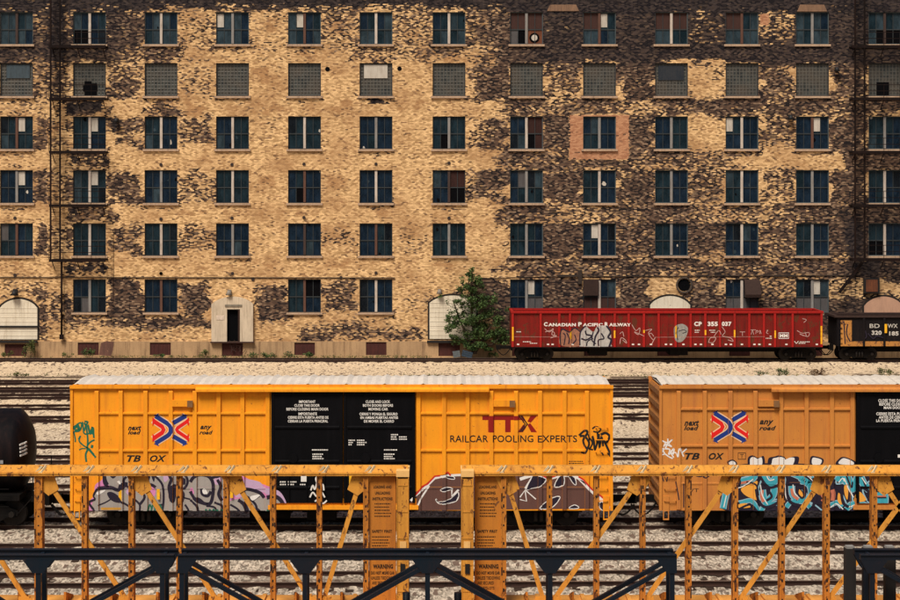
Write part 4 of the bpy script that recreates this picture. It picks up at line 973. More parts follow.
# green tag at the left end
T = lambda pts: PP(z2(60, 385, 7.5, pts), DB)
mark('graffiti', [q for s, wd in [([(95, 330), (125, 310), (140, 340), (105, 345)], 2.2), ([(100, 350), (112, 415), (108, 430)], .9), ([(130, 290), (150, 340), (165, 280), (175, 350), (190, 300)], 1), ([(180, 275), (205, 280), (190, 300), (178, 285)], 1.2), ([(190, 300), (200, 360), (205, 420), (200, 490)], 1.2), ([(205, 300), (225, 370), (240, 320), (250, 360), (252, 400)], 1.5), ([(230, 330), (246, 345), (236, 372)], 1.8), ([(135, 410), (150, 385), (140, 420), (165, 450), (210, 480)], 1.0), ([(210, 480), (240, 515), (268, 545)], 1.6), ([(215, 475), (190, 520), (195, 580)], 1.3), ([(140, 490), (160, 480), (190, 480)], .8), ([(200, 460), (225, 430), (260, 412)], 1.1), ([(228, 462), (246, 466)], 2.2), ([(120, 300), (150, 285), (160, 300)], 1), ([(170, 350), (185, 370), (215, 365), (225, 340)], 1)] for q in stroke(T(s), .05 * wd)], y1, GRN, carL, ribsL, 'green spray tag at the left end')
# black tag at the right end
T = lambda pts: PP(z2(470, 405, 6, pts), DB)
mark('graffiti', [q for s, wd in [([(655, 185), (690, 155), (705, 165), (680, 215), (700, 260), (715, 230), (690, 190), (660, 190)], 1.4), ([(700, 160), (715, 200), (712, 260), (740, 270)], 1), ([(668, 285), (690, 290), (705, 265)], 1.2), ([(735, 145), (755, 132), (785, 145), (770, 165), (740, 160)], 1.0), ([(765, 165), (768, 210), (750, 270), (745, 220), (735, 190), (752, 275)], 1.3), ([(775, 175), (778, 260), (790, 190), (800, 250)], 1.2), ([(785, 180), (815, 170), (838, 190), (820, 225), (800, 215)], 1.6), ([(810, 225), (840, 290), (853, 318), (830, 290)], 1.5), ([(780, 280), (795, 292), (800, 305)], 1), ([(720, 200), (735, 230), (722, 262)], 1)] for q in stroke(T(s), .052 * wd)], y1, M_black, carL, ribsL, 'black spray tag at the right end')
mark('stencil_lines', dashes(569, 583, 461.3, .9, DB, 77) + dashes(569, 584, 463.3, .9, DB, 78), y1, M_black, carL, ribsL)
# brown piece on the right half
Bp = lambda pts: PP(z2(360, 450, 7.5, pts), DB); Bq = lambda pts: PP(z2(520, 465, 7.5, pts), DB); Br = lambda pts: PP(z2(440, 440, 3.75, pts), DB)
# outline of brown area
brown = [(410.5, 500), (415, 493), (424, 486), (434, 477), (447, 474), (460, 475), (480, 474), (505, 474), (520, 472), (545, 474.5), (560, 473), (572, 475), (582, 482), (592, 492), (597, 501), (598, 509), (410.5, 511)]
mark('graffiti', [PP(brown, DB)], y1, BRN, carL, ribsL, 'flat brown field of a large piece on the right half')
br_w = []
for f_, pts, wd in [(Bp, [(380, 380), (430, 330), (500, 275), (560, 215), (650, 195), (760, 190)], 1.3), (Bp, [(430, 425), (460, 360), (500, 300), (520, 270)], 1.0), (Bp, [(690, 290), (688, 350), (740, 300)], 1.2), (Br, [(20, 430), (60, 447), (80, 445)], 1),
    (Br, [(265, 440), (330, 432), (380, 432), (420, 440)], 1.0), (Bq, [(0, 110), (60, 90), (110, 75), (200, 110), (330, 75), (440, 100), (500, 160), (560, 220), (620, 270), (670, 325)], 1.8),
    (Bq, [(40, 180), (90, 100)], 1.2), (Bq, [(0, 245), (40, 190), (120, 260)], .7), (Bq, [(0, 262), (50, 275), (40, 200)], .6), (Br, [(255, 450), (270, 520), (315, 470)], .7)]:
    br_w += stroke(f_(pts), .05 * wd * 1.2, smooth=False)
def outlined(f_, shapes, blk, wh, wd=.05):
    for s in shapes:
        blk.append(smoothpoly(f_(s), 2)); wh += stroke(f_(s), wd, closed=True)
blk = []
outlined(Bp, [[(570, 370), (590, 395), (680, 372), (735, 320), (720, 385), (600, 405)], [(645, 200), (700, 205), (705, 220), (665, 215)], [(605, 305), (640, 285), (690, 292), (640, 310)]], blk, br_w)
outlined(Bq, [[(50, 185), (85, 110), (110, 80), (195, 110), (150, 160), (90, 175)], [(262, 165), (290, 100), (325, 80), (325, 150)], [(370, 80), (410, 100), (420, 150), (395, 130)], [(450, 115), (480, 125), (500, 155)], [(600, 320), (610, 280), (670, 325), (640, 350)], [(150, 325), (240, 255), (300, 245), (240, 320)], [(410, 305), (440, 325), (370, 328)]], blk, br_w)
outlined(Br, [[(5, 480), (40, 475), (70, 500), (60, 525), (10, 535), (20, 515), (45, 508)], [(320, 470), (345, 440), (385, 435), (380, 460), (340, 490)], [(290, 515), (320, 490), (325, 500)]], blk, br_w)
mark('graffiti', br_w, y1 - .004, WHT, carL, ribsL, 'white edging of the brown piece')
mark('graffiti', blk, y1 - .006, NAV, carL, ribsL)
rd = []
for f_, pts in [(Bp, [(410, 345), (470, 275), (505, 258), (560, 200), (600, 195)]), (Bp, [(640, 178), (660, 170), (680, 195)]), (Br, [(20, 436), (50, 446)]), (Br, [(280, 432), (340, 430), (385, 432)]), (Bq, [(60, 70), (150, 70), (210, 105), (290, 75)]), (Bq, [(440, 90), (480, 115), (540, 185), (600, 230), (660, 280)])]: rd += stroke(f_(pts), .055, smooth=False)
mark('graffiti', rd, y1 - .008, REDS, carL, ribsL, 'red edging of the brown piece')

# ---- right car
postsR = [678.7, 704.8, 730.5, 755.5, 781.3, 806.7, 832, 852.5, 1005, 1032, 1058, 1084, 1110, 1136, 1162, 1184]
carR, ribsR, MYR, bodyR = boxcar(659.5, 1202, postsR, (409.3, 446, 484), (771, 1075), (856, 1001), (.55, .215, .040), (.64, .58, .51),
    'faded orange-yellow boxcar with turquoise graffiti, cut off by the right edge', 'b', 'boxcar_faded_orange')
BASE = (((X(659.5, DB), X(856, DB)), (X(1001, DB), X(1202, DB))), Z(511, DB))
ribsR.append((X(857, DB), X(1000, DB), Z(503, DB), Z(440, DB), DB - .032))
housing(carR, 758, 778.5, MYR)
txt(carR, ribsR, 'next', 684.5, 699.5, 420.5, 426.2, shear=.35, bold=.035); txt(carR, ribsR, 'load', 684.2, 699, 426.2, 430.6, shear=.35, bold=.035)
txt(carR, ribsR, 'any', 760, 774, 420.5, 426.5, shear=.35, bold=.035); txt(carR, ribsR, 'road', 759.5, 776.5, 426.2, 430.6, shear=.35, bold=.035)
txt(carR, ribsR, 'TB', 685, 700, 453.3, 460, shear=.3, bold=.035); txt(carR, ribsR, 'OX', 709, 724.5, 453.3, 460, shear=.3, bold=.035)
txt(carR, ribsR, 'T', 740.5, 744, 454.5, 458.5, bold=0)
mark('lettering', stroke(PP([(738.5, 453.3), (746, 453.3), (746, 459.6), (738.5, 459.6)], DB), .025, closed=True, smooth=False), SHEET - .004, M_black, carR, ribsR)
ttx_logo_ribbon(carR, ribsR, 730, 427, DB, 1)
txt_many(carR, [('CLOSE THIS DOOR', 878, 906, 399, 402), ('BEFORE CLOSING', 879, 905, 402.6, 405.6), ('MAIN DOOR', 883.5, 902, 406.2, 409), ('CIERRE ESTA PUERTA', 876, 909, 412.3, 415.2), ('ANTES DE CERRAR', 878.5, 906, 415.8, 418.7), ('LA PUERTA PRINCIPAL', 876, 909, 419.2, 422)], YD, M_white, bold=.03)
mark('label_plate', [PP([(897.5, 454.5), (903, 454.5), (903, 457.5), (897.5, 457.5)], DB)], YD, M_white, carR)
T = lambda pts: PP(z2(600, 430, 10, pts), DB)
mark('graffiti', [q for s, wd in [([(620, 110), (680, 130), (725, 100), (690, 140), (720, 170), (660, 150), (640, 170), (655, 130), (620, 110)], 1), ([(680, 90), (680, 130), (655, 190)], 1), ([(590, 200), (640, 190), (620, 230), (595, 250), (650, 240), (600, 180)], 1), ([(650, 190), (700, 200), (690, 250), (740, 190), (730, 250), (700, 220)], 1.2), ([(740, 280), (720, 240), (760, 230), (780, 270), (790, 190), (820, 230), (840, 270)], 1), ([(790, 200), (810, 190), (820, 230), (870, 190)], 1), ([(650, 240), (690, 270), (730, 290)], 1)] for q in stroke(T(s), .045 * wd)], y1, WHT, carR, ribsR, 'white spray tag at the left end')
# ladders and stencils low at the left end
mark('stencil_lines', [q for s in ([(684, 475), (690, 478), (697, 474), (706, 478), (712, 473), (700, 477), (690, 473)], [(676, 482), (679, 500)], [(684, 484), (684, 508)], [(662, 475), (664, 482)], [(668, 475), (667, 482)]) for q in stroke(PP(s, DB), .04)], y1, NAV, carR, ribsR)
txt(carR, ribsR, 'WT', 686, 699, 489, 492.5, bold=0)
for k in range(7): pass
TQ = paint('spray_turquoise', (.045, .36, .46), (.02, .10, .16), .4, .5); TQ2 = paint('spray_pale_blue', (.28, .46, .56), (.1, .2, .3), .4, .5); SAL = paint('spray_salmon', (.55, .17, .10), (.3, .08, .05), .4, .6); AMB = paint('spray_amber', (.75, .34, .05), (.5, .2, .03), .3, .6)
A = lambda pts: PP(z2(700, 445, 7.5, pts), DB); C = lambda pts: PP(z2(800, 445, 8.96, pts), DB)
# white crests above the yellow chord
cw = []; cb = []
for f_, s in ((A, [(360, 140), (365, 95), (400, 80), (440, 100), (480, 85), (490, 140), (470, 170), (370, 170)]), (A, [(510, 140), (520, 100), (560, 90), (600, 80), (640, 95), (650, 110), (700, 90), (745, 95), (735, 150), (700, 170), (520, 170)]), (A, [(830, 150), (835, 90), (880, 90), (930, 110), (920, 150), (880, 180)]), (C, [(330, 180), (350, 130), (400, 110), (500, 150), (490, 190)]), (A, [(205, 130), (240, 110), (280, 135), (270, 180), (230, 170)])):
    cb.append(smoothpoly(f_(s))); ctr = sum((Vector(q) for q in f_(s)), Vector((0, 0))) / len(s); cw.append([ctr + (Vector(q) - ctr) * .72 for q in smoothpoly(f_(s))])
field = smoothpoly(A([(165, 480), (155, 360), (160, 260), (200, 190), (300, 150), (480, 140), (700, 140), (900, 150), (1150, 150), (1350, 180), (1400, 300), (1390, 440), (1330, 520), (1000, 515), (700, 510), (470, 505), (300, 500)]))
mark('graffiti', cb + [field], y1, NAV, carR, ribsR, 'dark navy ground of the turquoise piece')
mark('graffiti', cw, y1 - .003, WHT, carR, ribsR, 'white crests above the turquoise piece')
tq = []; wl = []; sal = []; amb = []; pb = []
def band(f_, pts, w_, bucket, edge=True):
    bucket += stroke(f_(pts), w_ * .68)
    if edge:
        wl.extend(stroke(f_(pts), w_ * .68 + .06))
for f_, pts, w_ in [(A, [(175, 480), (190, 400), (210, 330), (250, 290)], .26), (A, [(300, 280), (380, 260), (420, 215)], .30), (A, [(480, 200), (500, 260), (540, 290), (585, 230), (590, 180)], .34), (A, [(470, 340), (480, 400), (500, 430), (550, 380), (560, 320)], .28), (A, [(670, 200), (740, 230), (800, 260), (850, 270)], .30), (A, [(690, 310), (700, 380), (760, 420), (830, 380), (820, 300), (760, 270)], .26), (A, [(300, 440), (380, 420), (420, 460), (440, 500)], .16), (A, [(460, 500), (500, 450), (580, 440)], .16), (A, [(650, 470), (690, 430), (780, 430), (830, 470)], .18),
    (C, [(10, 290), (60, 330), (110, 370), (100, 470)], .34), (C, [(340, 330), (380, 290), (430, 340)], .36), (C, [(430, 290), (480, 400), (500, 330), (520, 280)], .30), (C, [(540, 290), (570, 350), (620, 400)], .32), (C, [(100, 290), (150, 380), (130, 460)], .2), (C, [(270, 540), (340, 520), (380, 560)], .18), (C, [(420, 580), (470, 530), (560, 530), (620, 560)], .22), (C, [(720, 400), (730, 480), (720, 560)], .62)]: band(f_, pts, w_, tq)
for f_, pts, w_ in [(A, [(470, 340), (465, 390), (480, 430)], .17), (A, [(690, 330), (700, 380), (740, 410)], .14), (A, [(300, 290), (380, 275)], .12), (C, [(290, 400), (300, 440), (295, 500)], .24), (C, [(180, 420), (220, 480), (200, 510)], .18), (C, [(690, 460), (770, 460)], .10)]: band(f_, pts, w_, sal, False)
for s in ([(310, 330), (370, 300), (430, 270), (420, 340), (430, 410), (380, 400), (330, 370)], ): amb.append(smoothpoly(A(s)))
for s in ([(400, 370), (435, 360), (430, 490), (405, 450)], [(480, 500), (520, 420), (560, 440), (590, 490), (540, 510)], [(350, 430), (390, 500), (370, 540), (340, 500)]): amb.append(smoothpoly(C(s)))
amb.append(smoothpoly(A([(740, 330), (770, 360), (775, 400), (745, 370)]))); amb.append(smoothpoly(A([(290, 450), (350, 440), (380, 470), (300, 475)])))
for f_, pts, w_ in [(C, [(690, 430), (770, 430)], .07), (C, [(690, 500), (770, 500)], .07), (C, [(690, 560), (770, 560)], .07), (A, [(290, 425), (360, 415), (410, 440), (440, 495), (480, 440), (580, 410)], .05), (A, [(280, 250), (350, 240), (430, 180), (470, 240), (440, 330), (455, 420)], .05), (A, [(600, 230), (650, 210), (640, 300), (660, 400), (720, 440), (800, 420), (860, 460)], .05), (C, [(260, 300), (330, 280), (330, 350), (400, 350), (460, 430), (470, 500)], .05), (C, [(620, 320), (560, 400), (600, 500), (640, 540)], .05), (C, [(340, 380), (390, 460), (420, 530)], .05), (C, [(20, 400), (60, 450), (40, 560), (100, 520), (200, 590)], .05)]: wl += stroke(f_(pts), w_)
mark('graffiti', wl, y1 - .006, TQ2, carR, ribsR, 'pale blue edging of the turquoise piece')
mark('graffiti', tq, y1 - .009, TQ, carR, ribsR, 'turquoise strokes of the piece')
mark('graffiti', sal, y1 - .012, SAL, carR, ribsR); mark('graffiti', amb, y1 - .012, AMB, carR, ribsR)
nv = []
for f_, pts, w_ in [(A, [(255, 470), (235, 400), (260, 330), (300, 290), (290, 250)], .09), (A, [(440, 170), (455, 240), (520, 320), (600, 290), (610, 200)], .09), (A, [(420, 330), (440, 420), (500, 470), (600, 420), (600, 330)], .10), (A, [(350, 280), (420, 300), (440, 380)], .06), (A, [(640, 200), (660, 260), (650, 340), (680, 430), (760, 460)], .11), (A, [(740, 330), (735, 370), (770, 400), (790, 360), (760, 320), (740, 330)], .07), (A, [(850, 250), (880, 330), (850, 400)], .10), (A, [(300, 480), (380, 450), (430, 500)], .07), (C, [(40, 270), (120, 330), (150, 420), (120, 560)], .10), (C, [(240, 300), (260, 400), (250, 500)], .09), (C, [(330, 380), (370, 420), (390, 520), (440, 560)], .10), (C, [(420, 280), (460, 380), (470, 330)], .06), (C, [(520, 400), (560, 380), (620, 430), (610, 500)], .10), (C, [(560, 300), (600, 400), (640, 420)], .07), (C, [(690, 415), (770, 415)], .05), (C, [(690, 470), (770, 470)], .05), (C, [(690, 530), (770, 530)], .05), (A, [(520, 350), (540, 390), (500, 420)], .08), (C, [(150, 520), (220, 540), (300, 590)], .08)]: nv += stroke(f_(pts), w_)
mark('graffiti', nv, y1 - .0135, NAV, carR, ribsR, 'black outlines of the turquoise piece')
hl = []
for f_, pts in [(A, [(270, 330), (330, 310), (400, 260)]), (A, [(455, 300), (470, 380), (510, 450)]), (A, [(640, 300), (650, 400), (710, 450)]), (C, [(60, 270), (130, 340), (170, 440)]), (C, [(400, 300), (440, 400), (480, 470)]), (C, [(270, 560), (330, 530), (390, 580)]), (A, [(495, 210), (520, 265), (560, 260)]), (A, [(680, 190), (760, 220), (840, 245)]), (C, [(350, 340), (385, 300), (400, 330)]), (C, [(550, 290), (590, 350)]), (A, [(180, 470), (200, 380)]), (A, [(700, 300), (710, 360), (750, 400)]), (C, [(700, 400), (765, 400)]), (C, [(440, 560), (500, 535), (580, 545)])]: hl += stroke(f_(pts), .035)
mark('graffiti', hl, y1 - .014, WHT, carR, ribsR)

# ------------------------------------------------------------------ tank car
def tankcar():
    D = 61.7; R_ = 1.48; zc = 2.52
    xe = X(17, D - .4); x0 = xe - 12.5
    t = thing('tank_car', ((x0 + xe) / 2, D, 0), 'black tank car cut off by the left edge behind the yellow chord', 'tank car')
    b = MB(); n = 40; rings = []
    prof = [(x0 - .55, .02), (x0 - .52, .45), (x0 - .42, .85), (x0 - .25, 1.2), (x0, R_), (xe, R_), (xe + .22, 1.24), (xe + .40, .88), (xe + .50, .46), (xe + .54, .02)]
    for (xa, ra), (xb, rb) in zip(prof, prof[1:]):
        for k in range(n):
            t0, t1 = 2 * math.pi * k / n, 2 * math.pi * (k + 1) / n
            b.poly([(xa, D + ra * math.cos(t0), zc + ra * math.sin(t0)), (xa, D + ra * math.cos(t1), zc + ra * math.sin(t1)), (xb, D + rb * math.cos(t1), zc + rb * math.sin(t1)), (xb, D + rb * math.cos(t0), zc + rb * math.sin(t0))], 0, True)
    b.build('tank', paint('tank_black', (.0035, .003, .004), (.022, .011, .010), .8, .5, spec=.15), t)
    b = MB(); b.box(x0 - .8, xe + 1.25, D - .35, D + .35, .75, 1.02); b.box(xe - 2.2, xe + .3, D - 1.3, D + 1.3, .95, 1.15)
    b.prismX([(D - 1.25, 1.15), (D + 1.25, 1.15), (D + 1.1, 1.6), (D - 1.1, 1.6)], xe - 1.6, xe - .9); b.box(xe + .75, xe + .85, D - 1.5, D + 1.5, .95, 1.12); b.box(xe + .95, xe + 1.2, D - .7, D + .7, .7, 1.05); b.build('underframe', M_iron, t)
    b = MB()
    for s in (-1, 1):
        b.tube([(xe + .8, D + s * 1.45, 1.1), (xe + .8, D + s * 1.45, 2.1), (xe - .9, D + s * 1.52, 2.1)], .022, 6); b.tube([(xe + .8, D + s * 1.45, 1.1), (xe + .3, D + s * 1.45, .55)], .02, 6)
    for k in range(4): b.bar((xe - .4, D - 1.56, .5 + .3 * k), (xe, D - 1.56, .5 + .3 * k), .025, .025)
    b.build('handrail', M_iron, t)
    bogie(t, xe - .9, D); bogie(t, x0 + .9, D); coupler(t, xe + 1.1, D, 1)
    b = MB(); b.box(xe - 3.4, xe - 3.2, D - 1.62, D - 1.4, 1.2, 2.3); b.build('reflector_post', paint('tank_yellow_post', (.6, .25, .02), (.2, .08, .02), .4), t)
    b = MB()
    for k in range(4):      # data lines on the domed end
        z = Z(440 + k * 3.6, D); 
        b.bar((xe + .30, D - 1.25 + .02 * k, z), (xe + .40, D - 1.07 + .02 * k, z + .03), .04, .055)
        b.bar((xe + .41, D - 1.02 + .02 * k, z + .03), (xe + .45, D - .88 + .02 * k, z + .05), .04, .055)
    b.build('lettering', M_white, t)
    b = MB(); b.box(X(0, D - 1.5), X(3, D - 1.5), D - 1.49, D - 1.47, Z(464, D - 1.5), Z(460.5, D - 1.5)); b.build('placard', plain('placard_grey', (.25, .25, .26), .6), t)
tankcar()

# ------------------------------------------------------------------ gondolas at the warehouse
DG = 120.9; BASE = None
def gondola_red():
    global SHEET
    D = DG; x0, x1 = X(511.5, D), X(823, D); zt = Z(313.2, D); zl = Z(347.2, D); yb = D + 3.0; SHEET = D + .1
    M1 = paint('gondola_red', (.19, .010, .007), (.04, .009, .007), .75, .65, rust=.60, rustcol=(.10, .026, .012), rsc=.35, spec=.15)
    M2 = paint('gondola_red_posts', (.36, .012, .010), (.08, .012, .008), .6, .65, spec=.15)
    t = thing('gondola_wagon', ((x0 + x1) / 2, D + 1.5, 0), 'long red gondola wagon with white lettering and silver graffiti in front of the warehouse', 'gondola wagon', 'gondola wagons along the warehouse')
    b = MB(); b.box(x0, x1, D + .1, D + .16, zl, zt); b.box(x0, x1, yb - .16, yb - .1, zl, zt); b.box(x0, x0 + .06, D + .161, yb - .161, zl, zt); b.box(x1 - .06, x1, D + .161, yb - .161, zl, zt); b.box(x0 + .061, x1 - .061, D + .161, yb - .161, zl, zl + .1)
    b.build('body', M1, t)
    b = MB(); b.box(x0 - .03, x1 + .03, D - .02, D + .2, zt + .002, zt + .15); b.box(x0 - .03, x1 + .03, yb - .2, yb + .02, zt + .002, zt + .15); b.box(x0 - .03, x0 + .15, D + .2, yb - .2, zt + .002, zt + .14); b.box(x1 - .15, x1 + .03, D + .2, yb - .2, zt + .002, zt + .14); b.build('top_rail', M2, t)
    posts = [512.7, 540.7, 559.3, 570, 584.7, 599.3, 614.7, 628.7, 644, 658.7, 675.7, 690.7, 705.3, 720, 734.7, 749.3, 764, 775, 792.7, 821.6]
    ribs = []
    for p in posts:
        xx = X(p, D); ribs.append((xx - .075, xx + .075, zl, zt, D))
        for ya, yc in ((D, D + .099), (yb - .099, yb)): b = MB(); b.box(xx - .075, xx + .075, ya, yc, zl + .01, zt - .01); b.build('side_post', M2, t)
    b = MB(); b.box(x0, x1, D + .03, D + .099, zl - .06, zl + .005); b.box(x0 + .4, x1 - .4, D + 1.1, D + 1.9, .55, zl - .065)
    for c in (599, 680): b.box(X(c - 9, D), X(c + 9, D), D + .5, D + 2.5, .35, .9)
    b.build('underframe', M_iron, t)
    for e in (X(535, D), X(800, D)): bogie(t, e, D + 1.6)
    coupler(t, x0, D + 1.6, -1); coupler(t, x1, D + 1.6, 1)
    y = SHEET - .006
    W = lambda s, a, c, u, v, bo=.045: textpolys(s, X(a, D), X(c, D), Z(v, D), Z(u, D), bo)
    mark('lettering', W('C', 544, 547.7, 322.3, 326.4) + W('ANADIAN', 548.3, 576, 323.2, 326.4) + W('P', 578.3, 581.9, 322.3, 326.4) + W('ACIFIC', 582.8, 602.8, 323.2, 326.4) + W('R', 604.8, 608.4, 322.3, 326.4) + W('AILWAY', 609.2, 631, 323.2, 326.4), y, M_white, t, ribs)
    mark('lettering', W('CP', 694.4, 702, 321.8, 326.2) + W('355', 707.8, 718, 321.8, 326.2) + W('037', 722, 731.7, 321.8, 326.2) + W('MM', 780, 788, 334.2, 337.4), y, M_white, t, ribs)
    dl = []
    for i, (a, c, v) in enumerate([(695, 700, 330), (695, 699, 332), (709.5, 716, 330), (711, 716, 332), (523, 531, 341.5), (530, 538, 343), (770, 772, 336), (800, 810, 341.6), (799, 806, 343), (766, 773, 338), (516.5, 521, 331.5)]): dl += dashes(a, c, v, .8, D, i + 40)
    for a in (517, 547, 551.5, 571.5, 632, 638, 650, 665, 670, 682.5, 694.5, 700, 711.5, 725, 730, 741, 753.5, 758.5, 769, 785.5, 816): dl.append(PP([(a, 343.8), (a + 2.3, 343.8), (a + 2.3, 345.2), (a, 345.2)], D))
    mark('stencil_lines', dl, y, M_white, t, ribs)
    mark('stencil_lines', [PP([(513.5, 336.6), (560, 337), (560, 337.3), (513.5, 336.9)], D), PP([(655, 337.2), (765, 336.6), (765, 336.9), (655, 337.5)], D)], y, plain('pale_pink_line', (.45, .25, .22), .8), t, ribs)
    mark('graffiti', stroke(PP([(779, 333), (789, 333), (789, 338.5), (779, 338.5)], D), .05, closed=True, smooth=False), y, WHT, t, ribs)
    for px, u, v in ((512.8, 327, 341), (570.6, 331, 339), (614.6, 330.5, 338), (644, 330, 333), (676, 326, 338), (705.5, 330, 335), (734.6, 330, 337.5), (775.2, 330.5, 338), (821.4, 326, 344)):
        mark('reflector', [PP([(px - .8, u), (px + .8, u), (px + .8, v), (px - .8, v)], D)], D - .006, M_yel, t)
    q = lambda pts: PP(z2(500, 300, 7.5, pts), D)
    mark('graffiti', [smoothpoly(q([(455, 340), (450, 260), (470, 220), (520, 240), (560, 210), (605, 240), (600, 345)]))], y, plain('spray_tan', (.30, .13, .08), .7), t, ribs, 'tan letters outlined in black')
    mark('graffiti', [smoothpoly(q([(600, 340), (600, 270), (610, 230), (640, 195), (700, 240), (730, 200), (800, 195), (830, 240), (835, 330), (820, 350), (610, 350)]))], y - .01, plain('spray_chrome', (.42, .40, .38), .6), t, ribs, 'silver letters outlined in black')
    bl = []
    for p_, wd in [([(455, 340), (450, 260), (470, 220), (520, 240), (560, 210), (605, 240)], 1), ([(480, 340), (490, 270), (475, 250)], 1), ([(515, 330), (520, 290), (500, 245)], 1), ([(560, 260), (570, 300), (545, 330)], 1), ([(600, 340), (600, 270), (610, 230), (640, 195)], 1.3), ([(610, 290), (650, 300), (690, 270), (650, 260), (640, 230)], 1.5), ([(650, 345), (660, 310), (700, 290)], 1), ([(705, 345), (715, 280), (740, 230), (730, 205)], 1.6), ([(740, 345), (740, 300), (780, 290), (760, 250)], 1.3), ([(800, 195), (830, 240), (812, 280), (835, 300), (820, 350)], 1.8), ([(700, 240), (690, 300), (720, 330)], 1.2)]: bl += stroke(q(p_), .075 * wd)
    mark('graffiti', bl, y - .014, NAV, t, ribs)
    q2 = lambda pts: PP(z2(620, 300, 7.5, pts), D)
    mark('graffiti', [smoothpoly(q2([(415, 300), (405, 240), (415, 195), (470, 180), (510, 210), (500, 270), (470, 310), (440, 318)]))], y, plain('spray_grey', (.27, .26, .24), .7), t, ribs, 'grey blob sprayed beside the wagon number')
    mark('graffiti', stroke(q2([(435, 300), (425, 240), (440, 205)]), .05) + stroke(q2([(440, 235), (480, 225), (500, 240), (470, 250)]), .05), y - .004, NAV, t, ribs)
    sc = []
    for f_, pts in [(q, [(335, 215), (370, 240), (400, 215), (390, 260), (425, 270), (380, 285)]), (q, [(340, 240), (380, 230), (410, 250), (400, 280)]), (q2, [(90, 185), (120, 230), (150, 210), (140, 260), (110, 240), (180, 270)]), (q2, [(190, 230), (240, 220), (215, 250), (250, 300), (265, 280), (240, 330)]), (q2, [(215, 260), (235, 250), (255, 275)]), (q2, [(665, 320), (680, 285), (720, 285), (700, 320), (665, 318)]), (q2, [(700, 285), (740, 230), (760, 260)]), (q2, [(765, 200), (790, 240), (770, 270), (830, 285), (850, 310), (810, 300)]), (q2, [(0, 330), (10, 285), (40, 300), (50, 325), (20, 300)]), (q2, [(0, 255), (20, 240), (30, 275)])]: sc += stroke(f_(pts), .045)
    mark('graffiti', sc, y, plain('spray_faded', (.48, .30, .28), .8), t, ribs)
    q3 = lambda pts: PP(z2(740, 300, 7.5, pts), D)
    sc = []
    for pts in ([(80, 225), (120, 225)], [(85, 260), (95, 230), (105, 260)], [(120, 255), (125, 230), (140, 235), (130, 245)], [(150, 255), (152, 228), (162, 255)], [(200, 230), (212, 228), (200, 245), (215, 255)], [(0, 240), (40, 240)], [(20, 240), (20, 270)], [(430, 230), (470, 250), (520, 245), (510, 275), (450, 255), (480, 270)], [(470, 140), (500, 150), (480, 170)], [(490, 240), (500, 270)]): sc += stroke(q3(pts), .04)
    mark('graffiti', sc, y, plain('spray_faded', (.48, .30, .28), .8), t, ribs)
    mark('lettering', stroke(q3([(410, 310), (425, 328), (440, 310)]), .05, smooth=False), y, M_white, t, ribs)
gondola_red()
